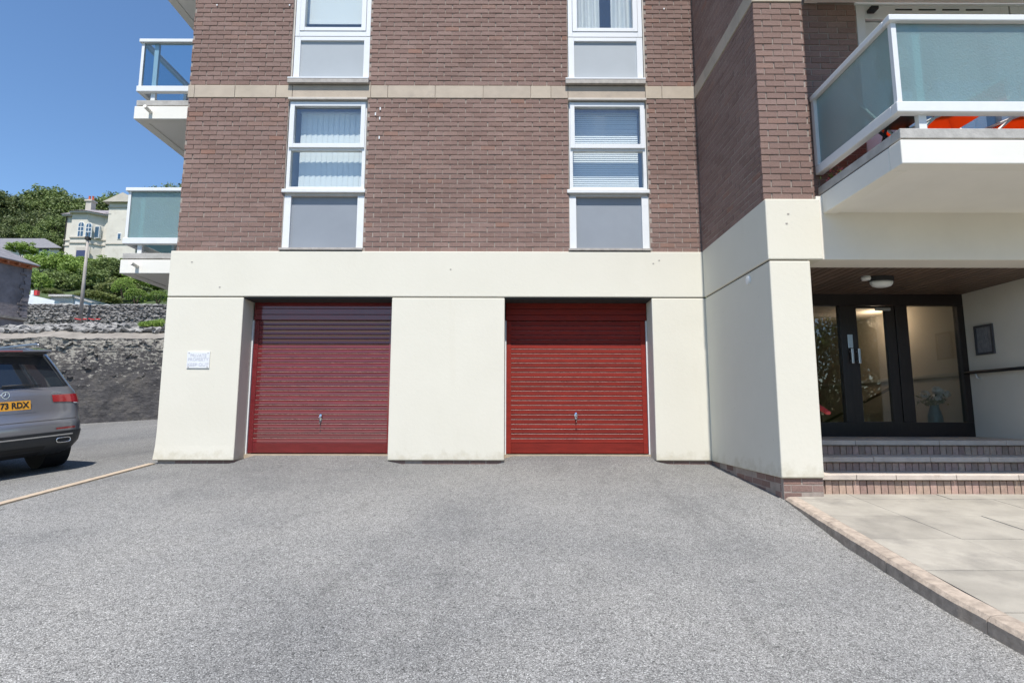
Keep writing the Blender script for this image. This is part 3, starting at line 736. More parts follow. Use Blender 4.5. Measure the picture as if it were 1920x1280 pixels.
curtain(6.1, 8.7, -1.62, 3.2, 5.2, MT['blind2'], pd, lam=.15)
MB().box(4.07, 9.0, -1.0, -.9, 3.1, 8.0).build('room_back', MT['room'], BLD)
MB().box(4.07, 9.0, -1.88, -.9, 5.462, 5.49).build('door_head', MT['white'], BLD)
for i in range(4):
    MB().box(4.55 + i * .28, 4.75 + i * .28, -1.886, -1.88, 5.40, 5.415).build('trickle_vent', MT['dark'], pd)

# ---- porch: slatted ceiling, side wall, glazed entrance, lobby
YG = -.15
ceil = MB().box(3.2, 6.5, -1.66, 2.6, 2.375, 2.42).build('porch_ceiling', MT['dark'], BLD)
xx = 3.27
cb = MB().box(0, .086, -1.648, YG - .0, 2.338, 2.378).mesh('ceiling_board', MT['ceil_wood'])
while xx < 6.38:
    o = bpy.data.objects.new('ceiling_board', cb); o.location = (xx, 0, 0); put(o, ceil); xx += .1
MB().box(6.40, 9.0, -1.648, -.1, .2, 2.42).build('porch_side_wall', MT['porch_wall'], BLD)
MB().box(6.40, 9.0, -1.995, -1.65, -.3, 2.335).build('porch_front_wall', MT['cream'], BLD)
for b in ((3.3, 6.6, 4.6, 4.7, .2, 2.45), (3.2, 3.3, -.1, 4.7, .2, 2.45), (6.42, 6.6, -.099, 4.6, .2, 2.45)): MB().box(*b).build('lobby_wall', MT['lobby_wall'], BLD)
MB().box(3.3, 6.42, -.1, 4.6, .2, .338).build('lobby_floor', MT['carpet'], BLD)
MB().box(3.3, 6.42, -.1, 4.6, 2.35, 2.374).build('lobby_ceiling', MT['porch_wall'], BLD)
MB().box(6.40, 6.418, -.08, 4.59, 1.20, 1.25).build('dado_rail', MT['white'], BLD)
ENT = MB().box(3.262, 6.40, YG - .03, YG + .05, 2.175, 2.337).build('entrance_screen', MT['dark_wood'], BLD); ENT['label'] = 'dark timber glazed entrance screen in the porch'
MB().box(3.262, 6.40, YG - .03, YG + .05, .346, .54).build('bottom_rail', MT['dark_wood'], ENT)
for a, b in ((3.262, 3.60), (4.64, 4.755), (5.43, 5.60), (6.31, 6.40)):
    MB().box(a, b, YG - .034, YG + .054, .541, 2.174).build('post', MT['dark_wood'], ENT, bevel=.004)
lf = ring(4.757, 5.428, .4, 2.172, .13, YG - .02, YG + .04, MT['dark_wood'], ENT, 'door_leaf', wb=.15, wt=.03)
pane(4.87, 5.31, YG + .005, .54, 2.15, MT['lobby_glass'], ENT)
pane(3.6, 4.64, YG + .005, .54, 2.175, MT['lobby_glass'], ENT)
pane(5.60, 6.31, YG + .005, .54, 2.175, MT['lobby_glass'], ENT)
MB().box(4.725, 4.795, YG - .046, YG - .036, 1.57, 1.76).build('lock_plate', MT['steel'], ENT, bevel=.003)
for a in (4.74, 4.835):
    MB().box(a, a + .035, YG - .085, YG - .06, 1.35, 1.56).build('door_pull', MT['steel'], ENT, bevel=.006)
    mb = MB(); mb.box(a + .008, a + .027, YG - .061, YG - .02, 1.38, 1.40); mb.box(a + .008, a + .027, YG - .061, YG - .02, 1.51, 1.53); mb.build('pull_stub', MT['steel'], ENT)
MB().box(5.15, 5.36, YG - .05, YG - .02, 2.10, 2.14).build('door_closer', MT['steel'], ENT, bevel=.004)

# ---- entrance steps
STP = thing('entrance_steps', (4.9, -1.5, -.2), 'three brick entrance steps with pale stone treads in the porch', 'steps')
lev = [(-1.90, -1.55, .022), (-1.55, -1.20, .178), (-1.20, YG + .02, .345)]
zprev = -.22
for i, (ya, yb, zt_) in enumerate(lev):
    x1 = 6.395 if i == 2 else 6.395
    MB().box(3.262, x1, ya + .03, (yb + .03) if i < 2 else yb, -.3, zt_ - .058).build('step_core', MT['mortar'], STP)
    edges = [3.262, 3.36 + .3 * (i == 0), 4.08, 4.72, 5.38, 6.05, x1] if i != 2 else [3.262, 4.1, 5.1, 5.9, x1]
    for a, b in zip(edges, edges[1:]):
        MB().box(a + .0025, b - .0025, ya - .022, yb + (.03 if i < 2 else 0), zt_ - .056, zt_ + random.uniform(-.001, .001)).build('tread', MT['tread'], STP, bevel=.006)
    zlo = (PZ(ya) - .02) if i == 0 else lev[i - 1][2] + .002
    hgt = zt_ - .062 - zlo
    me = MB().box(0, .0655, 0, .05, 0, hgt - .006).mesh('riser_brick', MT['riser_brick'])
    xx = 3.265
    while xx < x1 - .07:
        o = bpy.data.objects.new('riser_brick', me); o.location = (xx, ya + .012 + random.uniform(-.002, .002), zlo); o.rotation_euler = (0, random.uniform(-.012, .012), 0); put(o, STP); xx += .0745

# ------------------------------------------------------------------ small things on and by the building
def text_mesh(name, body, size, mat, parent, mw_, extrude=.001, align='CENTER', bold=0.0):
    cu = bpy.data.curves.new('t', 'FONT'); cu.body = body; cu.size = size; cu.extrude = extrude; cu.align_x = align; cu.align_y = 'CENTER'; cu.offset = bold
    cu.resolution_u = 3
    t = bpy.data.objects.new('t', cu); COL.objects.link(t); bpy.context.view_layer.update()
    me = bpy.data.meshes.new_from_object(t.evaluated_get(bpy.context.evaluated_depsgraph_get()))
    bpy.data.objects.remove(t); me.materials.clear(); me.materials.append(mat)
    o = bpy.data.objects.new(name, me); o.matrix_local = mw_; COL.objects.link(o)
    if parent is not None:
        o.parent = parent; o.matrix_parent_inverse = Matrix.Translation(-WLOC.get(parent.name, Vector()))
    return o
FACE_CAM = Matrix.Rotation(pi / 2, 4, 'X')       # text standing upright, facing -y
# notice on the corner pier
a = at(352, 659, -.006); b = at(392, 690, -.006); cx, cz = (a.x + b.x) / 2, (a.z + b.z) / 2
SG = thing('notice_sign', (cx, -.004, b.z), 'small white private property notice screwed to the cream corner pier', 'sign')
MB().box(a.x, b.x, -.012, -.001, b.z, a.z).build('plate', MT['upvc'], SG, bevel=.002)
MT['faded_ink'] = PM('faded_ink', (.52, .53, .58), .7)
for s, dz, sz in (('PRIVATE', .062, .062), ('PROPERTY', .006, .062), ('KEEP OUT', -.07, .066)):
    text_mesh('lettering', s, sz, MT['faded_ink'], SG, Matrix.Translation((cx, -.0135, cz + dz)) @ FACE_CAM, bold=.0006)
for sx in (-.135, .135):
    for sz in (-.1, .1):
        mb = MB(); mb.obox((cx + sx, -.014, cz + sz), .006, .003, .006); mb.build('screw', MT['sill'], SG)

# ceiling lamp in the porch
lp = Vector((4.58, -1.2, 2.336))
LT = thing('ceiling_lamp', lp, 'oval white bulkhead lamp on the boarded porch ceiling', 'lamp')
mb = MB(); mb.lathe([(.15, 0), (.15, -.05), (.135, -.06)], lp, 24); mb.v = [(lp.x + (v[0] - lp.x) * 1.0, lp.y + (v[1] - lp.y) * .62, v[2]) for v in mb.v]; mb.build('base', MT['dark'], LT)
mb = MB(); mb.lathe([(.138, -.058), (.135, -.085), (.11, -.115), (.06, -.13)], lp, 24); mb.v = [(lp.x + (v[0] - lp.x), lp.y + (v[1] - lp.y) * .62, v[2]) for v in mb.v]; mb.build('diffuser', MT['white'], LT, smooth=True)
sp = Vector((4.38, -1.22, 2.336)); SN = thing('smoke_detector', sp, 'small round white detector beside the oval ceiling lamp', 'detector')
MB().lathe([(.05, 0), (.055, -.025), (.045, -.045), (.02, -.05)], sp, 20).build('detector_body', MT['white'], SN, smooth=False)

# handrails
HR = thing('handrail', (6.36, -.8, 1.2), 'black handrail on the porch side wall under the framed notice', 'handrail')
MB().tube([(6.33, YG - .04, 1.222), (6.33, -1.62, 1.222)], .022, 10).build('rail', MT['dark'], HR, smooth=True)
for y in (-.36, -1.1):
    MB().tube([(6.398, y, 1.13), (6.35, y, 1.14), (6.33, y, 1.2)], .009, 8).build('bracket', MT['white'], HR, smooth=True)
HR2 = thing('handrail', (3.3, -1.2, .7), 'red topped handrail sloping down beside the cream column', 'handrail')
mb = MB(); mb.bar((3.50, -.62, 1.10), (3.50, -1.76, .665), .055, .04); mb.build('rail', MT['red'], HR2, bevel=.012)
for t in (.25, .85):
    y = -.62 - 1.14 * t; z = 1.10 - .435 * t
    MB().tube([(3.259, y, z - .09), (3.45, y, z - .09), (3.50, y, z - .015)], .009, 8).build('bracket', MT['white'], HR2, smooth=True)
# framed notice
NF = thing('framed_notice', (6.39, -.49, 1.46), 'dark framed notice hung on the porch side wall', 'notice')
mb = MB(); y0, y1, z0, z1 = -.64, -.345, 1.45, 1.85
for q in ((y0, y0 + .03, z0, z1), (y1 - .03, y1, z0, z1), (y0 + .03, y1 - .03, z0, z0 + .03), (y0 + .03, y1 - .03, z1 - .03, z1)):
    mb.box(6.375, 6.398, *q)
mb.build('frame', PM('slate_frame', (.06, .065, .08), .5), NF)
MB().box(6.388, 6.398, y0 + .03, y1 - .03, z0 + .03, z1 - .03).build('paper', PM('grey_paper', (.22, .23, .26), .6, var=.35, vs=22, mapping=(1, 4, 1)), NF)

# flowers in the lobby
vp = Vector((6.12, .16, .338))
VA = thing('flower_vase', vp, 'tall teal vase of white flowers behind the entrance glass', 'vase')
MB().lathe([(.06, 0), (.075, .02), (.095, .18), (.09, .3), (.055, .42), (.06, .45)], vp, 18).build('vase', PM('teal_ceramic', (.05, .15, .16), .3, var=.4, vs=18), VA, smooth=True)
fol = MB(); random.seed(3)
for i in range(90):
    d = Vector((random.gauss(0, .085), random.gauss(0, .07), .45 + abs(random.gauss(0, .07)))); n = Vector((random.uniform(-1, 1), random.uniform(-1, 1), random.uniform(-.2, 1))).normalized(); t = n.orthogonal().normalized(); bq = n.cross(t)
    c = vp + d; fol.add([c - t * .045, c - bq * .014, c + t * .045, c + bq * .014], [(0, 1, 2, 3)])
fol.build('leaves', MT['leaf_dark'], VA, fix=False)
for i, (dx, dz) in enumerate(((-.16, .60), (0, .66), (.02, .56), (.13, .60), (.05, .64))):
    mb = MB()
    c = vp + Vector((dx, -.05 - .02 * (i % 2), dz))
    for k in range(26):
        n = Vector((random.gauss(0, 1), random.gauss(0, 1), random.gauss(0, 1))).normalized(); t = n.orthogonal().normalized(); bq = n.cross(t)
        q = c + n * .045; mb.add([q - t * .036, q - bq * .03 + n * .01, q + t * .036, q + bq * .03 + n * .01], [(0, 1, 2, 3)])
    mb.build('flower', MT['white'], VA, fix=False)
# armchair in the lobby
AC = thing('armchair', (4.15, .5, .338), 'dark red armchair inside the lobby behind the entrance glass', 'armchair')
for nm, b in (('seat', (3.9, 4.45, .3, .85, .45, .78)), ('backrest', (3.9, 4.45, .85, 1.02, .5, 1.25)), ('arm', (3.78, 3.9, .3, 1.0, .45, .98)), ('arm', (4.45, 4.57, .3, 1.0, .45, .98))):
    MB().box(*b).build(nm, MT['maroon'], AC, bevel=.03)
for x in (3.84, 4.5):
    for y in (.36, .94): MB().box(x - .02, x + .02, y - .02, y + .02, .338, .45).build('leg', MT['dark_wood'], AC)
# lobby wall lamp (lit)
WLp = thing('wall_lamp', (6.36, 1.25, 1.95), 'small lit amber lamp on the lobby side wall', 'lamp')
mb = MB(); mb.lathe([(.04, 0), (.065, .08), (.07, .15)], (6.33, 1.25, 2.0), 16); mb.build('shade', EMIT('lit_amber_shade', (1, .55, .25), 3), WLp, smooth=True)
MB().box(6.36, 6.418, 1.23, 1.27, 1.95, 2.0).build('bracket', MT['steel'], WLp)
ld = bpy.data.lights.new('lamp_light', 'POINT'); ld.energy = 10; ld.color = (1, .76, .55); ld.shadow_soft_size = .1
lo = bpy.data.objects.new('lamp_light', ld); lo.location = (-.28, 0, .22); COL.objects.link(lo); lo.parent = WLp
LH = thing('stair_handrail', (5.9, 2.6, .8), 'sloping timber handrail of the stair inside the lobby', 'handrail')
MB().tube([(6.33, 1.3, 1.1), (6.33, 3.6, .42)], .025, 8).build('rail', MT['ceil_wood'], LH, smooth=True)
# sun loungers and other things on the right balcony
FZ = ZS + .236
def lounger(x, y, ang, label):
    L0 = thing('sun_lounger', (x, y, FZ), label, 'sun lounger', 'orange loungers on the balcony')
    ca, sa = cos(ang), sin(ang)
    def T(p): return (x + .78 * (p[0] * ca - p[1] * sa), y + .78 * (p[0] * sa + p[1] * ca), FZ + p[2])
    def panel(name, a, b, w=.29):
        mb = MB(); mb.add([T((a[0], -w, a[1])), T((b[0], -w, b[1])), T((b[0], w, b[1])), T((a[0], w, a[1])),
                           T((a[0], -w, a[1] - .012)), T((b[0], -w, b[1] - .012)), T((b[0], w, b[1] - .012)), T((a[0], w, a[1] - .012))],
                          [(0, 1, 2, 3), (7, 6, 5, 4), (0, 4, 5, 1), (1, 5, 6, 2), (2, 6, 7, 3), (3, 7, 4, 0)])
        mb.build(name, MT['orange'], L0)
    panel('seat', (-.25, .36), (.3, .44)); panel('backrest', (-.25, .36), (-.75, 1.02)); panel('leg_rest', (.3, .44), (.85, .62))
    for w in (-.31, .31):
        MB().tube([T((-.78, w, 1.05)), T((-.25, w, .37)), T((.3, w, .45)), T((.88, w, .63))], .014, 8).build('side_tube', MT['white'], L0, smooth=True)
        MB().tube([T((-.55, w, .02)), T((.2, w, .44))], .013, 8).build('leg', MT['white'], L0, smooth=True)
        MB().tube([T((.55, w, .02)), T((-.15, w, .38))], .013, 8).build('leg', MT['white'], L0, smooth=True)
    return L0
lounger(4.22, -2.53, -pi * .25, 'reclining orange canvas lounger next to the balcony corner')
lounger(4.98, -2.53, -pi * .25, 'low orange canvas lounger with its foot towards the corner')
BX = thing('storage_box', (5.75, -2.6, FZ), 'red brown storage box standing on the balcony', 'box')
MB().box(5.5, 6.2, -2.85, -2.4, FZ + .003, FZ + .75).build('box_body', MT['maroon'], BX, bevel=.01); MB().box(5.48, 6.22, -2.87, -2.38, FZ + .751, FZ + .80).build('lid', MT['maroon'], BX, bevel=.01)
CH = thing('folding_chair', (3.85, -2.75, FZ), 'black metal folding chair in the balcony corner', 'chair')
for w in (3.68, 4.02):
    MB().tube([(w, -2.6, FZ + .012), (w, -2.85, FZ + .45), (w, -2.98, FZ + .85)], .014, 8).build('leg', MT['dark'], CH, smooth=True)
    MB().tube([(w, -2.98, FZ + .012), (w, -2.6, FZ + .44)], .014, 8).build('leg', MT['dark'], CH, smooth=True)
MB().box(3.67, 4.03, -2.88, -2.55, FZ + .44, FZ + .465).build('seat', MT['dark'], CH); MB().box(3.67, 4.03, -2.975, -2.955, FZ + .62, FZ + .85).build('backrest', MT['dark'], CH)
FP = thing('flower_pot', (3.60, -2.06, FZ + .1), 'small pot of pink flowers on the balcony beside the brick pier', 'flower pot')
MB().lathe([(.05, 0), (.07, .1), (.075, .11)], (3.60, -2.06, FZ), 14).build('pot', PM('green_pot', (.05, .12, .08), .5), FP)
fl = MB(); fl2 = MB()
for i in range(70):
    c = Vector((3.60 + random.gauss(0, .05), -2.06 + random.gauss(0, .05), FZ + .13 + abs(random.gauss(0, .05)))); n = Vector((random.gauss(0, 1), random.gauss(0, 1), random.gauss(0, 1))).normalized(); t = n.orthogonal().normalized(); bq = n.cross(t)
    (fl if i % 2 else fl2).add([c - t * .022, c - bq * .015, c + t * .022, c + bq * .015], [(0, 1, 2, 3)])
fl.build('leaves', MT['leaf_mid'], FP, fix=False); fl2.build('blossom', PM('pink_petal', (.6, .16, .18), .7), FP, fix=False)
SC = thing('security_camera', (4.25, -1.9, 5.36), 'small black security camera above the patio door', 'camera')
mb = MB(); mb.box(4.20, 4.29, -1.985, -1.89, 5.345, 5.385); mb.build('camera_body', MT['dark'], SC, bevel=.008)
MB().tube([(4.24, -1.93, 5.385), (4.24, -1.9, 5.42)], .01, 8).build('bracket', MT['dark'], SC)

# ------------------------------------------------------------------ parked car
def make_car(loc, heading, lean, label):
    root = bpy.data.objects.new('parked_car', None); root.location = loc
    root.rotation_euler = Matrix.Rotation(heading, 4, 'Z').to_euler(); COL.objects.link(root); tag(root, label, 'car')
    root.rotation_mode = 'QUATERNION'; q = Matrix.Rotation(heading, 3, 'Z').to_quaternion()
    n = Vector(lean).normalized(); root.rotation_quaternion = Vector((0, 0, 1)).rotation_difference(n) @ q
    paint = PM('grey_metallic_paint', (.25, .25, .27), .28, metal=.7, coat=1.0)
    plas = PM('dark_bumper_plastic', (.03, .032, .036), .45)
    glassm = PM('tinted_car_glass', (.012, .016, .022), .03, spec=.9)
    redl = PM('red_lamp_lens', (.27, .006, .010), .12, coat=1.0, spec=.8)
    tyre = PM('tyre_rubber', (.02, .02, .021), .8)
    white_l = PM('clear_lamp', (.6, .6, .62), .1, coat=1)
    LV = [(.20, .30, 4.28, .78, .16), (.27, .14, 4.46, .85, .2), (.36, .05, 4.55, .895, .22), (.48, .01, 4.60, .915, .22), (.58, .0, 4.63, .92, .22), (.64, .015, 4.63, .918, .2),
          (.67, .05, 4.63, .915, .18), (.78, .075, 4.62, .915, .16), (.88, .10, 4.60, .915, .15), (.97, .12, 4.57, .90, .14), (1.02, .14, 4.46, .885, .14), (1.06, .165, 3.74, .865, .14),
          (1.10, .19, 3.56, .848, .14), (1.20, .24, 3.32, .81, .15), (1.32, .305, 3.03, .765, .15), (1.44, .37, 2.74, .715, .16), (1.53, .42, 2.50, .672, .16), (1.58, .47, 2.32, .635, .18), (1.615, .60, 2.1, .57, .2), (1.635, .9, 1.8, .42, .2)]
    def half(z):
        for (a, b) in zip(LV, LV[1:]):
            if a[0] <= z <= b[0]:
                t = (z - a[0]) / (b[0] - a[0]); _, x0, x1, w, r = [p + (q_ - p) * t for p, q_ in zip(a, b)]; break
        else: _, x0, x1, w, r = LV[-1] if z > LV[-1][0] else LV[0]
        pts = []
        bow = .055
        for i in range(9):
            y = (w - r) * i / 8; pts.append((x0 + bow * (y / w) ** 2, y))
        xb = pts[-1][0]
        for i in range(1, 8):
            a = (pi / 2) * i / 8; pts.append((xb + r * (1 - cos(a)), (w - r) + r * sin(a)))
        xs0 = xb + r
        for i in range(13):
            t = i / 12; x = xs0 + (x1 - .45 - xs0) * t; pts.append((x, w))
        for i in range(1, 8):
            a = (pi / 2) * i / 7; pts.append((x1 - .45 + .38 * sin(a), w - .35 * (1 - cos(a))))
        for i in range(1, 6):
            t = i / 5; pts.append((x1 - .07 + .07 * sin(t * pi / 2), (w - .35) * (1 - t)))
        return pts
    NP = len(half(.5))
    def P(z, i, side=1, off=0.0):
        h = half(z); k = min(int(i), NP - 2); t = i - k
        x = h[k][0] + (h[k + 1][0] - h[k][0]) * t; y = h[k][1] + (h[k + 1][1] - h[k][1]) * t
        if off:
            a = h[k]; b = h[k + 1]; n_ = Vector((-(b[1] - a[1]), (b[0] - a[0]))); n_.normalize(); x += n_.x * off; y += n_.y * off
        return (x, y * side, z)
    mb = MB(); ringn = 2 * NP - 2
    for z, *_ in LV:
        h = half(z); mb.v += [(x, y, z) for x, y in h] + [(x, -y, z) for x, y in reversed(h[1:-1])]
    for j in range(len(LV) - 1):
        for i in range(ringn):
            i2 = (i + 1) % ringn; mb.f.append((j * ringn + i, j * ringn + i2, (j + 1) * ringn + i2, (j + 1) * ringn + i))
    mb.f.append(tuple(range(ringn))); mb.f.append(tuple(range((len(LV) - 1) * ringn, len(LV) * ringn)))
    body = mb.build('body', paint, root, smooth=True)
    def patch(name, z0, z1, i0, i1, mat, side=1, off=.006, nz=6, ni=10, both=False, edge=None):
        m = MB(); vs = []
        iis = [i0 + (i1 - i0) * k / ni for k in range(ni + 1)]
        seq = [(i, 1) for i in iis] if not both else [(i, -1) for i in reversed(iis[1:])] + [(i, 1) for i in iis]
        for j in range(nz + 1):
            t = j / nz
            for i, sd in seq:
                zz = z0 + (z1 - z0) * t
                if edge: zz = edge(zz, t, i)
                vs.append(P(zz, i, sd * side, off))
        n_ = len(seq); m.add(vs, [(j * n_ + k, j * n_ + k + 1, (j + 1) * n_ + k + 1, (j + 1) * n_ + k) for j in range(nz) for k in range(n_ - 1)])
        return m.build(name, mat, root, smooth=True, fix=True)
    patch('rear_window', 1.085, 1.50, 0, 10.5, glassm, both=True)
    for sd in (-1, 1):
        for a, b in ((16.3, 18.6), (19.0, 22.3), (22.7, 25.6)):
            patch('side_window', 1.10, 1.47, a, b, glassm, side=sd, nz=5, ni=5)
        patch('tail_light', .875, .975, 5.6, 15.2, redl, side=sd, off=.012, nz=4, ni=12, edge=lambda z, t, i: z - .03 * (1 - t) * max(0, (i - 7) / 8) + .012 * (1 - t) * max(0, 8 - i) / 3)
        patch('tail_light_strip', .862, .872, 9, 15.2, white_l, side=sd, off=.012, nz=1, ni=10, edge=lambda z, t, i: z - .03 * max(0, (i - 7) / 8))
        patch('reflector', .528, .552, 6.0, 9.6, redl, side=sd, off=.012, nz=1, ni=6)
        patch('headlight', .80, .92, 33, 37.5, white_l, side=sd, off=.008)
        # exhaust trim
        m = MB(); c = P(.385, 7.3, sd, .012)
        pts = []
        for k in range(24):
            a = 2 * pi * k / 24; dy = .085 * (1 if cos(a) > 0 else -1) * abs(cos(a)) ** .45; dz = .030 * (1 if sin(a) > 0 else -1) * abs(sin(a)) ** .7
            pts.append((c[0] - .016, c[1] + dy, c[2] + dz))
        m.tube(pts + [pts[0]], .0075, 6, cap=False); m.build('exhaust_trim', MT['chrome'], root, smooth=True)
        m = MB(); m.add([(p[0] + .008, p[1], p[2]) for p in pts], [tuple(range(24))]); m.build('exhaust', MT['dark'], root)
        MB().tube([(.62, sd * .60, 1.652), (.7, sd * .60, 1.675), (1.7, sd * .57, 1.69), (2.2, sd * .56, 1.665)], .016, 8).build('roof_rail', paint, root, smooth=True)
        m = MB(); m.obox((3.25, sd * .98, 1.08), .07, .10, .06); m.build('wing_mirror', paint, root, bevel=.03)
        for x in (.86, 3.69):
            w = MB(); R_, ww = .355, .115
            prof = [(-ww, .22), (-ww, R_ - .03), (-ww + .03, R_), (ww - .03, R_), (ww, R_ - .03), (ww, .22)]
            nn = 32
            for o_, r_ in prof: w.v += [(x + r_ * cos(2 * pi * k / nn), sd * .785 + o_, R_ - .0 + r_ * sin(2 * pi * k / nn)) for k in range(nn)]
            w.f += [(j * nn + k, j * nn + (k + 1) % nn, (j + 1) * nn + (k + 1) % nn, (j + 1) * nn + k) for j in range(5) for k in range(nn)]
            wh = w.build('wheel', tyre, root, smooth=False)
            m = MB()
            for k in range(5):
                a = 2 * pi * k / 5; m.bar((x, sd * .88, R_), (x + .22 * cos(a), sd * .89, R_ + .22 * sin(a)), .02, .06)
            m.tube([(x, sd * .70, R_), (x, sd * .86, R_)], .225, 24); m.build('rim', MT['steel'], wh)
            m = MB(); m.tube([(x, sd * .60, R_ + .02), (x, sd * .9175, R_ + .02)], .40, 28); m.build('wheel_arch', MT['dark'], root)
    # lower bumper, spoiler, wiper, badge, plate
    patch('bumper_cladding', .22, .50, 0, 15.5, plas, both=True, off=.008, nz=6)
    patch('bumper_lip', .445, .462, 0, 9, MT['steel'], both=True, off=.014, nz=1)
    patch('diffuser', .205, .33, 0, 5.0, MT['dark'], both=True, off=.014, nz=3)
    m = MB(); m.prism([(.25, 1.545), (.255, 1.570), (.7, 1.625), (.7, 1.58), (.42, 1.52)], 'y', -.60, .60); m.build('roof_spoiler', paint, root, bevel=.012)
    MB().box(.243, .26, -.25, .25, 1.550, 1.562).build('brake_light', redl, root)
    m = MB(); x = lambda z: P(z, 0)[0] - .02
    m.tube([(x(1.11) - .015, .02, 1.115), (x(1.13) - .02, -.2, 1.122), (x(1.115) - .02, -.42, 1.108)], .012, 8, r2=.005); m.build('wiper', MT['dark'], root, smooth=True)
    patch('boot_seam', .652, .660, 0, 10, MT['dark'], both=True, off=.004, nz=1)
    patch('plate_recess', .77, .945, 0, 3.6, paint, both=True, off=.003, nz=3)
    xp = P(.87, 0)[0]
    pl_ = MB().box(xp - .018, xp - .006, -.26, .26, .812, .924).build('number_plate', PM('yellow_plate', (.78, .36, .03), .35), root)
    ROT = Matrix.Rotation(-pi / 2, 4, 'Z') @ Matrix.Rotation(pi / 2, 4, 'X')
    def rear_text(name, s, size, mat, y, z, xx, bold, wscale=1.0, parent=root):
        Mx = Matrix.Translation((xx, y, z)) @ ROT @ Matrix.Diagonal((wscale, 1, 1, 1))
        text_mesh(name, s, size, mat, parent, Mx, .0012, 'RIGHT', bold)
    rear_text('plate_characters', '73 RDX', .102, MT['dark'], -.238, .868, xp - .0195, .0035, .92, root)
    xb_ = P(1.0, 0)[0] - .012
    cc = Vector((xb_, 0, 1.005)); R0 = .042
    m = MB(); m.tube([(cc.x, R0 * cos(2 * pi * k / 24), cc.z + R0 * sin(2 * pi * k / 24)) for k in range(25)], .0045, 6, cap=False)
    for k in range(3):
        a = pi / 2 + 2 * pi * k / 3; d = Vector((0, cos(a), sin(a))); e = Vector((0, -sin(a), cos(a)))
        m.add([cc + d * R0, cc + e * .006, cc - e * .006, cc + d * .004 + Vector((-.006, 0, 0))], [(0, 1, 3), (0, 3, 2), (0, 2, 1)])
    m.build('badge', MT['chrome'], root)
    rear_text('model_lettering', '4MATIC', .034, MT['chrome'], -.655, .998, P(1.0, 7)[0] + .0 - .012, .0008)
    root.scale = (1, .93, 1.035)
    return root
CARP = Vector((-6.27, -.76, 0)); CARP.z = G(CARP.x, CARP.y) + .03
make_car(CARP, pi / 2 + radians(61), (-.06, -.085, 1), 'grey metallic family car parked with its rear towards the garages')

# ------------------------------------------------------------------ walls and terraces beyond the car
YW = 10.0
def wall_stone_mat():
    m, nt, N, L, B = newmat('stained_rubble'); B.inputs['Roughness'].default_value = .95; B.inputs['Specular IOR Level'].default_value = .2
    pos = N.new('ShaderNodeNewGeometry').outputs['Position']
    t = tex_noise(N, L, 1.6, 8, .7, pos=pos); r = ramp(N, [(.30, (.045, .043, .046)), (.5, (.085, .08, .08)), (.68, (.135, .122, .108)), (.8, (.20, .175, .14))]); L.new(t.outputs[0], r.inputs[0])
    sep = N.new('ShaderNodeSeparateXYZ'); L.new(pos, sep.inputs[0])
    t2 = tex_noise(N, L, 6.5, 6, .72, pos=pos, mapping=(.8, 1, 2.0))
    mr = N.new('ShaderNodeMapRange'); mr.inputs[1].default_value = .8; mr.inputs[2].default_value = 2.9; mr.inputs[3].default_value = -.12; mr.inputs[4].default_value = .12; L.new(sep.outputs[2], mr.inputs[0])
    ad = N.new('ShaderNodeMath'); L.new(t2.outputs[0], ad.inputs[0]); L.new(mr.outputs[0], ad.inputs[1])
    rr = ramp(N, [(.575, g3(0)), (.62, g3(1))]); L.new(ad.outputs[0], rr.inputs[0])
    mx = N.new('ShaderNodeMix'); mx.data_type = 'RGBA'; L.new(rr.outputs[0], mx.inputs[0]); L.new(r.outputs[0], mx.inputs[6]); mx.inputs[7].default_value = (.34, .32, .28, 1)
    L.new(mx.outputs[2], B.inputs['Base Color'])
    bp = N.new('ShaderNodeBump'); bp.inputs['Distance'].default_value = .05; L.new(t2.outputs[0], bp.inputs['Height']); L.new(bp.outputs[0], B.inputs['Normal']); return m
MT['stained'] = wall_stone_mat()
MT['rubble'] = PM('grey_rubble', (.25, .242, .232), .95, var=.35, vs=4, bump=.03, bs=14, island=.35, hue=.01)
MT['lime'] = PM('lime_mortar', (.225, .205, .18), .95, var=.2, vs=3, bump=.02, bs=10)
def tn(x, y, z, s): return mnoise.fractal((x * s, y * s, z * s), 1.0, 2.0, 4)
RW = thing('retaining_wall', (-13, YW, .3), 'tall dark stained stone retaining wall behind the grey car', 'wall')
mb = MB(); xs = frange(-27, -3.5, .11); N_ = len(xs); zt = 3.04
def rw_top(x): return 3.02 + .06 * mnoise.noise((x * .7, 0, 5))
NZ = 26
for j in range(NZ + 1):
    for x in xs:
        z0 = G(x, YW) - .3; z = z0 + (rw_top(x) - z0) * j / NZ
        mb.v.append((x, YW + .05 * tn(x, 0, z, 1.3) + .02 * tn(x, 3, z, 5), z))
for x in xs:      # mortared slope on top, running back
    mb.v.append((x, YW + .55, rw_top(x) + .16 + .05 * tn(x, 1, 0, 2)))
for j in range(NZ):
    mb.f += [(j * N_ + i, j * N_ + i + 1, (j + 1) * N_ + i + 1, (j + 1) * N_ + i) for i in range(N_ - 1)]
mb.build('wall_face', MT['stained'], RW, smooth=False, fix=False)
cp = MB()
for k in range(5):
    for x in xs: cp.v.append((x, YW - .02 + .14 * k, rw_top(x) - .01 + (.0, .08, .16, .24, .3)[k] + .05 * tn(x, k * .3, 0, 2.2)))
for k in range(4): cp.f += [(k * N_ + i, k * N_ + i + 1, (k + 1) * N_ + i + 1, (k + 1) * N_ + i) for i in range(N_ - 1)]
cp.build('coping', MT['lime'], RW, fix=False)
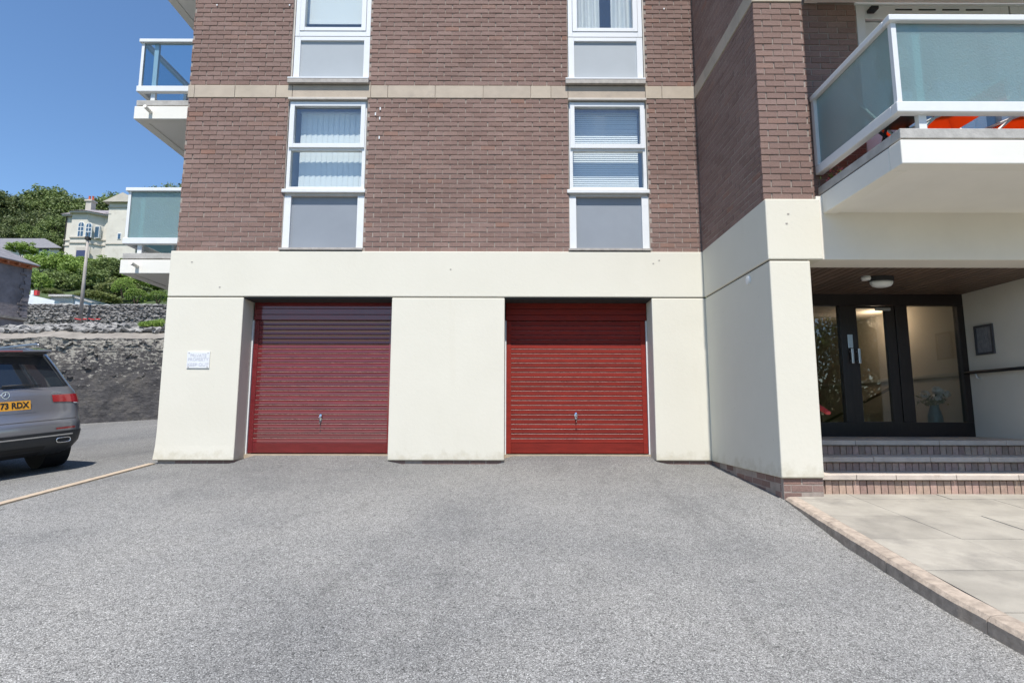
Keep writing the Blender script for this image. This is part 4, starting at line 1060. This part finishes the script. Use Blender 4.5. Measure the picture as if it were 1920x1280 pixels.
def rock(seed, c=1.0):
    rd = random.Random(seed); bm = bmesh.new(); bmesh.ops.create_icosphere(bm, subdivisions=2, radius=.5)
    for v in bm.verts:
        p = v.co; k = max(abs(p.x), abs(p.y), abs(p.z)); p = p * (.5 / k) * .8 + p * .2
        v.co = p * (1 + .45 * mnoise.noise(p * 3.1 + Vector((seed * 7.1, 0, 0))))
    me = bpy.data.meshes.new('stone'); bm.to_mesh(me); bm.free(); me.materials.append(MT['rubble']); return me
ROCKS = [rock(i) for i in range(6)]
random.seed(11)
x = -17.3
while x < -10.6:                       # crest of rough stones set in the coping
    w = random.uniform(.12, .42)
    for row in range(2):
        o = bpy.data.objects.new('stone', random.choice(ROCKS)); o.location = (x + w / 2 + random.uniform(-.05, .05), YW + .55 + row * .33, rw_top(x) + .33 + row * .12)
        o.scale = (w * 1.1, random.uniform(.25, .45), random.uniform(.10, .26)); o.rotation_euler = (random.uniform(-.35, .35), random.uniform(-.35, .35), random.uniform(-.5, .5)); put(o, RW)
    x += w * .95
# weathered stones showing in the face of the wall
fs = MB(); rm = [([tuple(v.co) for v in m.vertices], [tuple(p.vertices) for p in m.polygons]) for m in ROCKS]
for i in range(130):
    x = random.uniform(-18.5, -9.5); z = 3.0 - abs(random.gauss(0, .6))
    if z < G(x, YW) + .1: continue
    V, Fc = random.choice(rm); sx, sy, sz = random.uniform(.08, .30), random.uniform(.06, .11), random.uniform(.03, .09); a = random.uniform(-.4, .4)
    fs.add([(x + v[0] * sx * cos(a) - v[2] * sz * sin(a), YW + .02 + .09 * tn(x, 0, z, 1.6) + v[1] * sy, z + v[0] * sx * sin(a) + v[2] * sz * cos(a)) for v in V], Fc)
tag(fs.build('face_stones', MT['stained'], RW, fix=False), kind='stuff')
# rubble bank between the two walls
bk = MB(); xs = frange(-40, -6, .35); ys = frange(YW + .5, 22.6, .35); n = len(xs)
bk.add([(x, y, rise(y) + .16 + .14 * tn(x, y, 0, .8) - .1 * (y < YW + .8)) for y in ys for x in xs], [(j * n + i, j * n + i + 1, (j + 1) * n + i + 1, (j + 1) * n + i) for j in range(len(ys) - 1) for i in range(n - 1)])
tag(bk.build('rubble_bank', MT['lime'], fix=False), 'bare stony bank rising behind the retaining wall', None, kind='structure')
rb = MB()
for i in range(2600):
    y = random.uniform(YW + 1, 22.4); x = random.uniform(-.86, -.58) * (y + 8); V, Fc = random.choice(rm); s = random.uniform(.08, .30); a = random.uniform(0, 6)
    z = rise(y) + .16 + .14 * tn(x, y, 0, .8)
    rb.add([(x + (v[0] * cos(a) - v[1] * sin(a)) * s, y + (v[0] * sin(a) + v[1] * cos(a)) * s, z + v[2] * s * .6) for v in V], Fc)
tag(rb.build('loose_stones', MT['rubble'], fix=False), 'loose grey stones scattered over the bank above the retaining wall', 'stones', kind='stuff')
# dry stone wall
YD = 23.0
DW = thing('dry_stone_wall', (-22, YD, 5.6), 'grey dry stone garden wall below the shrubs', 'wall')
MB().box(-40, -8, YD + .12, YD + .5, 5.0, 6.42).build('wall_core', MT['rubble'], DW)
ds = MB(); z = 5.2
while z < 6.52:
    h = random.uniform(.07, .13); x = -36
    while x < -12:
        w = random.uniform(.14, .42); V, Fc = random.choice(rm); zz = z + h / 2 + .05 * mnoise.noise((x * .3, z, 0)); dy = random.uniform(-.04, .04)
        if -.9 < x / (YD + 8) < -.6: ds.add([(x + w / 2 + v[0] * w * 1.06, YD + .1 + dy + v[1] * .35, zz + v[2] * h * 1.1) for v in V], Fc)
        x += w
    z += h
tag(ds.build('stones', MT['rubble'], DW, fix=False), kind='stuff')
# telegraph pole
pb = at(150, 600, 22.3); ptop = at(163, 447, 22.3)
TP = thing('telegraph_pole', pb, 'weathered wooden telegraph pole in front of the dry stone wall', 'pole')
MB().tube([(pb.x, pb.y, pb.z - .4), (pb.x, pb.y, ptop.z)], .10, 12, r2=.065).build('pole', PM('weathered_wood', (.33, .30, .27), .9, var=.25, vs=4, mapping=(6, 6, .6)), TP, smooth=True)
MB().box(pb.x - .12, pb.x + .10, pb.y - .12, pb.y + .1, ptop.z - .10, ptop.z + .08).build('junction_box', MT['void'], TP, bevel=.02)
MB().tube([(pb.x - .05, pb.y, ptop.z), (pb.x - .05, pb.y, ptop.z + .32)], .02, 6).build('spike', MT['void'], TP)
# red plastic barrier rail lying along the ledge
TPp = thing('barrier_tape', at(165, 597, 22.0), 'strip of red and white barrier tape lying at the foot of the pole', 'tape')
for k, (ua, ub) in enumerate(((140, 152), (155, 163), (166, 177), (179, 188))):
    a = at(ua, 597 + (k % 2), 22.0); b = at(ub, 599 - (k % 2), 22.0); MB().bar(a, b, .02, .05).build('tape_piece', MT['red'], TPp)
# grass tuft on the wall
gt = MB(); random.seed(5)
for i in range(2600):
    u = random.uniform(262, 306); y = YW + .6 + random.uniform(0, .5); p0 = at(u, 612 - random.uniform(0, 9) * (u - 255) / 50, y); a = random.uniform(0, 6.3); hgt = random.uniform(.05, .16)
    gt.add([p0 + Vector((cos(a) * .02, sin(a) * .02, 0)), p0 - Vector((cos(a) * .02, sin(a) * .02, 0)), p0 + Vector((random.gauss(0, .05), random.gauss(0, .05), hgt))], [(0, 1, 2)])
tag(gt.build('grass_tuft', MT['leaf_fresh'], fix=False), 'patch of green weeds growing on top of the retaining wall', 'weeds', kind='stuff')

# low rendered garden building and wall above the dry stone wall
YO = 26.0
def box_px(name, u0, u1, v0, v1, y, dep, mat, parent, **k):
    a = at(u0, v0, y); b = at(u1, v1, y); return MB().box(a.x, b.x, y, y + dep, b.z, a.z).build(name, mat, parent, **k)
SH = thing('garden_shed', at(130, 575, YO), 'low grey rendered shed with a flat slab roof above the stone wall', 'shed')
MT['pale_render'] = PM('pale_render', (.50, .49, .45), .9, var=.12, vs=1.5, dirt=((.36, .35, .32), 2, .5, .8))
box_px('wall', 96, 134, 556, 590, YO, 4, MT['pale_render'], SH)
a = at(92, 552, YO - .15); b = at(136, 556, YO - .15); MB().box(a.x, b.x, YO - .2, YO + 4.1, b.z, a.z).build('roof_slab', MT['concrete'], SH)
a = at(134, 553, YO); b = at(215, 575, YO + 2)
mb = MB(); c = at(134, 592, YO); zl = b.z - .15
mb.prism([(a.x, c.z - 1), (b.x, c.z - 1), (b.x, zl), (a.x, a.z - .12)], 'y', YO + .1, YO + .5); mb.build('wing_wall', PM('blue_white_render', (.52, .56, .60), .9, var=.15, vs=1.5), SH)
mb = MB(); mb.prism([(a.x, a.z - .11), (b.x, zl + .01), (b.x, zl + .09), (a.x, a.z - .02)], 'y', YO + .0, YO + .6); mb.build('wing_coping', MT['concrete'], SH)
GW = thing('garden_wall', at(70, 575, YO - .6), 'short white painted garden wall beside the grey shed', 'wall')
a = at(52, 552, YO - .8); b = at(100, 585, YO - .8); a2 = at(97, 563, YO - .8)
mb = MB(); mb.prism([(a.x, b.z - 1), (b.x, b.z - 1), (b.x, a2.z), (a.x, a.z)], 'y', YO - .8, YO - .4); mb.build('wall', PM('white_masonry', (.70, .73, .75), .85, var=.06, vs=2), GW)
SB = thing('meter_box', at(63, 552, YO - .6), 'small red and white box on top of the white garden wall', 'box')
box_px('white_half', 58, 63.5, 544, 553, YO - .7, .2, MT['white'], SB); box_px('red_half', 63.6, 69, 544, 553, YO - .7, .2, MT['red'], SB)

# ------------------------------------------------------------------ stone outbuilding at the left
OB = thing('stone_outbuilding', at(40, 600, 15), 'dark stone outbuilding with slate roof and orange timber eaves', 'building')
MT['ob_stone'] = PM('purple_grey_stone', (.185, .165, .17), .95, var=.35, vs=2.2, bump=.03, bs=5, dirt=((.22, .17, .13), 1.5, .58, .8))
MT['slate'] = PM('grey_slate', (.19, .185, .195), .7, var=.2, vs=3, island=.12)
MT['eave_wood'] = PM('orange_timber', (.36, .13, .06), .7, var=.2, vs=6)
cf = at(57, 500, 16.0)                           # far right corner at the eaves
dirn = Vector((-.30, -1, 0)).normalized()        # wall runs towards the camera side
nrm = Vector((1, -.30, 0)).normalized()          # outward normal of the visible wall
Lw = 7.0; zbt = 3.0
def OBP(s, o, z): p = Vector((cf.x, cf.y, 0)) + dirn * s + nrm * o; return (p.x, p.y, z)
ze = cf.z
def oprism(name, mat, s0, s1, o0, o1, z0, z1, **k):
    m = MB(); m.add([OBP(s0, o0, z0), OBP(s1, o0, z0), OBP(s1, o1, z0), OBP(s0, o1, z0), OBP(s0, o0, z1), OBP(s1, o0, z1), OBP(s1, o1, z1), OBP(s0, o1, z1)],
                    [(0, 3, 2, 1), (4, 5, 6, 7), (0, 1, 5, 4), (1, 2, 6, 5), (2, 3, 7, 6), (3, 0, 4, 7)]); return m.build(name, mat, OB, **k)
zled = at(45, 597, 16.0).z
oprism('wall', MT['ob_stone'], 0, Lw, -5, 0, zled, ze + .05)
oprism('lower_wall', MT['ob_stone'], -.0, Lw, -5, -.03, zbt, zled - .1)
oprism('ledge', MT['lime'], -.06, Lw, -5, .08, zled - .1, zled)
random.seed(21)
for k in range(26):                              # rough corner quoins
    zq = zled + .03 + k * (ze - zled) / 26; l = random.uniform(.12, .35)
    oprism('quoin', MT['ob_stone'], -.04 - random.uniform(0, .03), l, -.3, .03 + random.uniform(0, .03), zq, zq + (ze - zled) / 26 - .003)
oprism('soffit_board', MT['eave_wood'], -.18, Lw, -.02, .25, ze + .0, ze + .035)
oprism('wall_plate', MT['eave_wood'], -.05, Lw, -.1, .05, ze - .12, ze - .002)
s_ = .1
while s_ < Lw: oprism('rafter_end', MT['eave_wood'], s_, s_ + .07, .052, .24, ze - .09, ze - .004); s_ += .42
# slate roof: eaves line and hipped far end, slates in courses
hip = 2.6; pitch = .62
def roofz(o): return ze + .06 + (.28 - o) * pitch
nc = 14; cw = (hip + .28) / nc
for k in range(nc):
    oa, ob_ = .28 - k * cw, .28 - (k + 1) * cw - .02
    s0 = -.22 + k * cw * .9
    m = MB(); m.add([OBP(s0, oa, roofz(oa) + .02), OBP(Lw, oa, roofz(oa) + .02), OBP(Lw, ob_, roofz(ob_) + .012), OBP(s0 + cw * .9, ob_, roofz(ob_) + .012),
                     OBP(s0, oa, roofz(oa) - .02), OBP(Lw, oa, roofz(oa) - .02), OBP(Lw, ob_, roofz(ob_) - .03), OBP(s0 + cw * .9, ob_, roofz(ob_) - .03)],
                    [(0, 1, 2, 3), (7, 6, 5, 4), (0, 4, 5, 1), (1, 5, 6, 2), (2, 6, 7, 3), (3, 7, 4, 0)])
    m.build('slate_course', MT['slate'], OB)
m = MB(); m.add([OBP(-.22, .28, roofz(.28)), OBP(-.22, -5.4, roofz(.28)), OBP(-.22 + hip, -2.5, roofz(-2.5)), OBP(Lw, -2.5, roofz(-2.5)), OBP(Lw, -5.4, roofz(.28))], [(0, 2, 1), (1, 2, 3, 4)]); m.build('roof_back', MT['slate'], OB)

# ------------------------------------------------------------------ houses on the hill
MT['villa'] = PM('pale_stucco', (.60, .57, .50), .9, var=.08, vs=.6, dirt=((.48, .44, .37), .8, .55, .8))
MT['trim'] = PM('stone_trim', (.50, .46, .40), .9, var=.1, vs=1)
MT['house_glass'] = PM('house_glass', (.05, .10, .16), .08, spec=.8)
MT['navy'] = PM('navy_panel', (.05, .06, .13), .4)
MT['terracotta'] = PM('terracotta', (.45, .10, .05), .8)
MT['villa_roof'] = PM('villa_slate', (.24, .22, .23), .8, var=.25, vs=1.2)
YV = 78.0
VI = thing('villa', at(160, 482, YV), 'pale stucco villa with arched windows and a chimney on the hillside', 'villa')
def V(u, v, y=YV): return at(u, v, y)
zg = V(160, 490).z - 2; zE = V(160, 406).z; zS1 = V(160, 449).z; zS2 = V(160, 459).z
xl = V(123, 430).x; xb0 = V(141, 430).x; xb1 = V(177, 430).x; xr = V(207, 430).x
MB().box(xl, xr, YV, YV + 9, zg, zE).build('main_wall', MT['villa'], VI)
bd = 1.5
MB().prism([(xb0, YV), (xb0 + .55, YV - bd), (xb1 - .1, YV - bd), (xb1 + 1.5, YV)], 'z', zg, zE - .05).build('bay', MT['villa'], VI)
for z0, h in ((zS1, .22), (zS2, .2)):
    MB().prism([(xl - .1, YV - .12), (xb0 - .1, YV - .12), (xb0 + .5, YV - bd - .15), (xb1, YV - bd - .15), (xb1 + 1.6, YV - .12), (xr, YV - .12), (xr, YV + .3), (xl - .1, YV + .3)], 'z', z0 - h, z0).build('string_course', MT['trim'], VI)
MB().prism([(xl - .45, YV - .5), (xb0 - .3, YV - .5), (xb0 + .4, YV - bd - .5), (xb1 + .1, YV - bd - .5), (xb1 + 1.8, YV - .5), (xr + .2, YV - .5), (xr + .2, YV + 9.4), (xl - .45, YV + 9.4)], 'z', zE - .05, zE + .2).build('eaves', MT['trim'], VI)
rz = zE + .2; rt = V(175, 396).z
E0 = [(xl - .6, YV - .65), (xb0 - .3, YV - .65), (xb0 + .4, YV - bd - .65), (xb1 + .1, YV - bd - .65), (xb1 + 1.9, YV - .65), (xr + .4, YV - .65), (xr + .4, YV + 9.5), (xl - .6, YV + 9.5)]
m = MB(); ridge = [(xl + 2.6, YV + 4), (xr - 1.5, YV + 4)]
vs = [(x, y, rz + .01) for x, y in E0] + [(ridge[0][0], ridge[0][1], rt + 1.6), (ridge[1][0], ridge[1][1], rt + 1.6), ((xb0 + xb1) / 2, YV + 1.2, rz + 1.35)]
m.add(vs, [(7, 0, 8), (0, 1, 10, 8), (1, 2, 10), (2, 3, 10), (3, 4, 10), (4, 5, 9, 8, 10), (5, 6, 9), (6, 7, 8, 9)]); m.build('roof', MT['villa_roof'], VI)
cu = V(153.5, 395)
MB().box(cu.x - .45, cu.x + .45, YV + 1.2, YV + 2.2, rz + .2, V(153, 372).z).build('chimney', MT['trim'], VI)
MB().box(cu.x - .6, cu.x + .6, YV + 1.05, YV + 2.35, V(153, 372).z, V(153, 369).z).build('chimney_cap', MT['trim'], VI)
for dx in (-.28, .28): MB().lathe([(.2, 0), (.14, .5), (.17, .75)], (cu.x + dx, YV + 1.7, V(153, 369).z), 10).build('chimney_pot', MT['terracotta'], VI)
def arched(u0, u1, v0, v1, y):
    a = V(u0, v0, y); b = V(u1, v1, y); r = (b.x - a.x) / 2; cx = (a.x + b.x) / 2
    pts = [(a.x, b.z), (b.x, b.z)] + [(cx + r * cos(t), a.z - r + r * sin(t)) for t in [pi * k / 10 for k in range(11)]]
    R2 = r + .09
    big = [(cx - R2, b.z - .12), (cx + R2, b.z - .12)] + [(cx + R2 * cos(t), a.z - r + R2 * sin(t)) for t in [pi * k / 10 for k in range(11)]]
    w = MB().prism(big, 'y', y - .05, y + .1).build('arched_window', MT['white'], VI)
    MB().prism(pts, 'y', y - .07, y + .05).build('pane', MT['house_glass'], w)
    mb_ = MB(); mb_.box(cx - .04, cx + .04, y - .10, y - .075, b.z, a.z)
    for t in (.33, .62): zz = a.z + (b.z - a.z) * t; mb_.box(a.x, b.x, y - .101, y - .076, zz - .05, zz + .05)
    mb_.build('glazing_bars', MT['white'], w)
arched(148.5, 155.5, 417, 443, YV - bd); arched(163, 170, 419, 444, YV - bd)
a = V(180, 425, YV - .6); b = V(187, 447, YV - .6)
w = MB().box(a.x, b.x, YV - .85, YV - .4, b.z, a.z).build('side_window', MT['white'], VI); MB().box(a.x + .12, b.x - .08, YV - .9, YV - .8, b.z + .15, a.z - .1).build('pane', MT['house_glass'], w)
a = V(143, 463, YV - bd); b = V(167, 484, YV - bd)
w = MB().box(a.x, b.x, YV - bd - .06, YV - bd + .1, b.z, a.z).build('ground_window', MT['trim'], VI); MB().box(a.x + .15, b.x - .15, YV - bd - .1, YV - bd, b.z, a.z - .55).build('pane', MT['navy'], w)
MB().tube([(V(126.5, 405).x, YV - .1, zE), (V(126.5, 405).x, YV - .1, zg)], .07, 6).build('downpipe', MT['void'], VI)
# tower block of the villa
x0 = V(206, 430).x; x1 = V(262, 430).x; zt_ = V(215, 383).z
MB().box(x0, x1, YV - .6, YV + 8, zg, zt_).build('tower_wall', MT['villa'], VI)
MB().box(x0 - .1, x1 + .1, YV - .72, YV + 8, V(215, 391).z - .1, V(215, 391).z + .1).build('string_course', MT['trim'], VI)
MB().box(x0 - .1, x1 + .1, YV - .72, YV + 8, zS2 - .1, zS2 + .1).build('string_course', MT['trim'], VI)
MB().prism([(x0 - .7, zt_), (x1 + .7, zt_), ((x0 + x1) / 2, zt_ + 1.5)], 'y', YV - 1.2, YV + 8.2).build('pediment_roof', MT['trim'], VI)
a = V(221, 437, YV - .6); b = V(227, 449, YV - .6); w = MB().box(a.x, b.x, YV - .66, YV - .4, b.z, a.z).build('small_window', MT['white'], VI); MB().box(a.x + .1, b.x - .1, YV - .7, YV - .6, b.z + .1, a.z - .12).build('pane', MT['house_glass'], w)
# bungalow
YBg = 66.0
BG = thing('bungalow', at(80, 478, YBg), 'low bungalow with grey hipped roof and blue windows beside the villa', 'bungalow')
a = at(18, 463, YBg); b = at(111, 484, YBg); bsh = at(112, 465, YBg).x / (YBg + 8)      # plan sheared along the camera's sight line so the end wall stays hidden
mb = MB().box(a.x - 3, b.x - .1, YBg, YBg + 6, b.z - 2, a.z); mb.v = [(v[0] + (v[1] - YBg) * bsh, v[1], v[2]) for v in mb.v]; mb.build('wall', MT['villa'], BG)
c0, c1 = at(15, 461, YBg - .4), at(112, 465, YBg - .4); zr_ = at(60, 447, YBg + 3).z
m = MB(); m.add([(c0.x - 4, YBg - .5, c1.z), (c1.x, YBg - .5, c1.z), (c1.x, YBg + 6.5, c1.z), (c0.x - 4, YBg + 6.5, c1.z), (c0.x - 2, YBg + 3, zr_), (c1.x - 2.6, YBg + 3, zr_)], [(0, 1, 5, 4), (1, 2, 5), (2, 3, 4, 5), (3, 0, 4), (0, 3, 2, 1)]); m.v = [(v[0] + (v[1] - YBg) * bsh, v[1], v[2]) for v in m.v]; m.build('roof', MT['slate'], BG)
for u in (71, 84):
    a = at(u, 464, YBg); b = at(u + 8, 471, YBg); w = MB().box(a.x - .2, b.x + .2, YBg - .08, YBg + .1, b.z - .2, a.z + .1).build('window', MT['white'], BG); MB().box(a.x, b.x, YBg - .12, YBg, b.z, a.z).build('pane', MT['navy'], w)

# ------------------------------------------------------------------ trees and shrubs
def crown_mesh(name, seed, mat, nclump, nleaf, leaf, clump_r, squash=1.0, base=-.55, shell=False):
    rd = random.Random(seed); v = []; f = []
    for c in range(nclump):
        while True:
            d = Vector((rd.gauss(0, 1), rd.gauss(0, 1), rd.gauss(0, 1))).normalized()
            if d.z > base: break
        rr = rd.uniform(.9, 1.0) if shell else rd.uniform(.45, 1.0) ** .6
        lump = 1 + (.06 if shell else .25) * mnoise.noise(d * 1.7 + Vector((seed * 3.3, 0, 0)))
        cen = Vector((d.x, d.y, d.z * squash)) * rr * lump; cr = clump_r * rd.uniform(.6, 1.25)
        for l in range(nleaf):
            e = Vector((rd.gauss(0, 1), rd.gauss(0, 1), rd.gauss(0, .8))).normalized()
            p = cen + e * cr * rd.uniform(.55, 1.0)
            n_ = (e * .7 + Vector((0, 0, .5)) + Vector((rd.gauss(0, .5), rd.gauss(0, .5), rd.gauss(0, .5)))).normalized()
            t = n_.orthogonal().normalized(); t = (t * cos(l) + n_.cross(t) * sin(l)).normalized(); b_ = n_.cross(t); s = leaf * rd.uniform(.6, 1.3)
            k = len(v); v += [tuple(p - t * s), tuple(p - b_ * s * .6), tuple(p + t * s), tuple(p + b_ * s * .6)]; f.append((k, k + 1, k + 2, k + 3))
    me = bpy.data.meshes.new(name); me.from_pydata(v, [], f); me.materials.append(mat); return me
CR = {('dark', i): crown_mesh('crown', 10 + i, MT['leaf_dark'], 120, 55, .055, .26) for i in range(2)}
CR.update({('fine', i): crown_mesh('crown', 30 + i, MT['leaf_mid'], 260, 60, .024, .2) for i in range(2)})
CR.update({('mid', i): crown_mesh('crown', 20 + i, MT['leaf_mid'], 120, 55, .055, .26) for i in range(2)})
SHR = {k: crown_mesh('foliage', 40 + i, MT['leaf_' + k], 90, 60, .060, .24, .9, -.3) for i, k in enumerate(('fresh', 'mid', 'olive', 'dark'))}
TOP = crown_mesh('foliage', 60, MT['leaf_fresh'], 420, 26, .040, .07, .85, -.6, True)
def trunk_mesh():
    mb = MB(); mb.tube([(0, 0, -1.2), (.02, .01, -.7), (0, 0, -.2), (.05, .02, .3)], .06, 8, r2=.025)
    for a in range(5):
        an = a * 1.26; mb.tube([(0, 0, -.45 + a * .08), (.25 * cos(an), .25 * sin(an), -.1 + a * .08), (.5 * cos(an), .5 * sin(an), .25 + a * .06)], .03, 6, r2=.01)
    return mb.mesh('trunk', MT['bark'], smooth=True)
TRK = trunk_mesh()
def tree(c, r, h, kind, label, name='tree', group=None, cat='tree'):
    t = thing(name, (c[0], c[1], c[2] - h * 1.25), label, cat, group)
    i = random.randrange(2)
    for nm, me in (('crown', CR[(kind, i)]), ('trunk', TRK)):
        o = bpy.data.objects.new(nm, me); o.location = c; o.scale = (r, r, h); o.rotation_euler = (0, 0, random.uniform(0, 6.28)); put(o, t)
    return t
def shrub(c, r, h, kind, label, name='shrub', group=None, me=None):
    t = thing(name, (c[0], c[1], c[2] - h * .5), label, 'shrub', group)
    o = bpy.data.objects.new('foliage', me or SHR[kind]); o.location = c; o.scale = (r, r, h); o.rotation_euler = (0, 0, random.uniform(0, 6.28)); put(o, t)
    st = MB()
    for k in range(4):
        an = k * 1.6; st.tube([(c[0] + .05 * cos(an), c[1] + .05 * sin(an), c[2] - h), (c[0] + r * .4 * cos(an), c[1] + r * .4 * sin(an), c[2] + h * .2)], .04, 5, r2=.015)
    st.build('stems', MT['bark'], t)
    return t
random.seed(31)
TREES = [(-8, 405, 100, 46, 'dark', 'dark woodland tree standing over the stone outbuilding roof ridge'), (18, 410, 104, 42, 'dark', 'dark spiky topped tree rising behind the slate outbuilding roof'),
 (30, 440, 92, 34, 'dark', 'low dark tree in shade behind the bungalow roof end'), (88, 394, 112, 44, 'mid', 'tallest round crowned tree on the hilltop skyline'),
 (56, 412, 106, 38, 'mid', 'spreading tree on the shoulder of the tallest round crowned tree'), (120, 408, 108, 40, 'mid', 'bushy tree between the tallest crown and the villa chimney'),
 (75, 432, 95, 34, 'dark', 'shadowy dark tree above the middle of the bungalow roof'), (108, 440, 92, 32, 'mid', 'green tree next to the villa downpipe corner'),
 (140, 412, 118, 36, 'mid', 'far green tree just above the villa roof hip'), (165, 408, 120, 34, 'dark', 'dark far tree directly behind the villa chimney pots'),
 (192, 406, 122, 33, 'mid', 'far tree above the villa roof between chimney and tower'), (218, 400, 124, 34, 'mid', 'far tree peeping over the villa tower roof'),
 (52, 448, 86, 26, 'mid', 'small green tree behind the bungalow ridge above the bright bush'), (-40, 400, 104, 50, 'dark', 'big dark tree at the end of the wood beyond the outbuilding'),
 (262, 404, 118, 38, 'dark', 'dark woodland tree just beyond the villa tower gable'), (292, 400, 116, 42, 'mid', 'broad green tree two crowns past the villa tower'), (335, 396, 114, 46, 'mid', 'tall green tree past the villa above the terraces'), (385, 392, 114, 50, 'dark', 'big dark tree high above the terraces behind the flats'), (290, 440, 84, 34, 'mid', 'lower green tree on the slope beside the villa tower'), (345, 445, 80, 40, 'mid', 'spreading green tree on the slope behind the side balconies'),
 (98, 460, 84, 20, 'mid', 'small bright tree in the gap between bungalow and villa'), (2, 455, 84, 30, 'dark', 'dark undergrowth tree right behind the outbuilding slates')]
for u, v, y, rp, kind, lab in TREES:
    c = at(u, v, y); r = rp / F_PX * (y + 8)
    tree(c, r, r * 1.05, kind, lab, 'woodland_tree', 'trees of the hillside wood')
def pshrub(u, v, y, rp, hp, kind, label, **k):
    c = at(u, v, y); s = (y + 8) / F_PX; return shrub(c, rp * s, hp * s, kind, label, **k)
pshrub(42, 468, 58, 24, 16, 'fresh', 'bright green bush in front of the bungalow roof')
pshrub(78, 495, 52, 34, 17, 'fresh', 'broad light green bush below the bungalow windows')
pshrub(68, 532, 38, 26, 26, 'fresh', 'yellow green bush beside the stone outbuilding corner')
pshrub(112, 500, 48, 34, 28, 'fresh', 'large leafy green bush below the villa')
pshrub(112, 535, 44, 36, 30, 'mid', 'deep green bush behind the garden shed roof')
pshrub(148, 513, 46, 32, 28, 'fresh', 'rounded green bush behind the telegraph pole top')
pshrub(175, 530, 42, 36, 30, 'mid', 'dense green bush behind the telegraph pole foot')
pshrub(205, 508, 46, 34, 24, 'mid', 'dark leafy bush under the villa tower')
pshrub(235, 512, 44, 32, 26, 'mid', 'green bush next to the lowest balcony edge')
pshrub(160, 494, 54, 30, 12, 'fresh', 'low green hedge bush at the foot of the villa bay')
pshrub(205, 495, 54, 30, 12, 'fresh', 'low green hedge bush at the foot of the villa tower')
pshrub(225, 545, 38, 40, 22, 'olive', 'straggling olive green bush behind the clipped domes')
pshrub(270, 535, 40, 40, 22, 'fresh', 'light green bush behind the clipped domes by the building')
pshrub(180, 560, 34, 40, 14, 'olive', 'low olive undergrowth behind the shed coping')
pshrub(300, 500, 50, 44, 34, 'mid', 'large green bush on the slope behind the side balconies')
pshrub(360, 510, 48, 50, 36, 'fresh', 'wide light green bush on the terrace behind the flats')
pshrub(98, 548, 34, 16, 9, 'olive', 'small dry yellowish bush next to the shed roof')
pshrub(232, 540, 32, 20, 19, 'olive', 'tallest clipped dome shrub above the dry stone wall', me=TOP, name='clipped_shrub')
pshrub(256, 555, 30, 20, 17, 'olive', 'middle clipped dome shrub above the dry stone wall', me=TOP, name='clipped_shrub')
pshrub(297, 557, 30, 16, 14, 'olive', 'smallest clipped dome shrub close to the cream corner', me=TOP, name='clipped_shrub')
# trees across the road, mirrored in the entrance glass and the right garage door
for i, (x, y, r) in enumerate(((5, -34, 5.2), (11, -35, 5.6), (17, -34, 5.2), (23, -35, 6), (29, -34, 5.4))):
    tree((x, y, terr(x, y) + r * 1.0), r, r * 1.35, 'fine', ('first', 'second', 'third', 'fourth', 'fifth')[i] + ' roadside tree from the garages in the row opposite the porch', 'roadside_tree', 'trees across from the entrance')
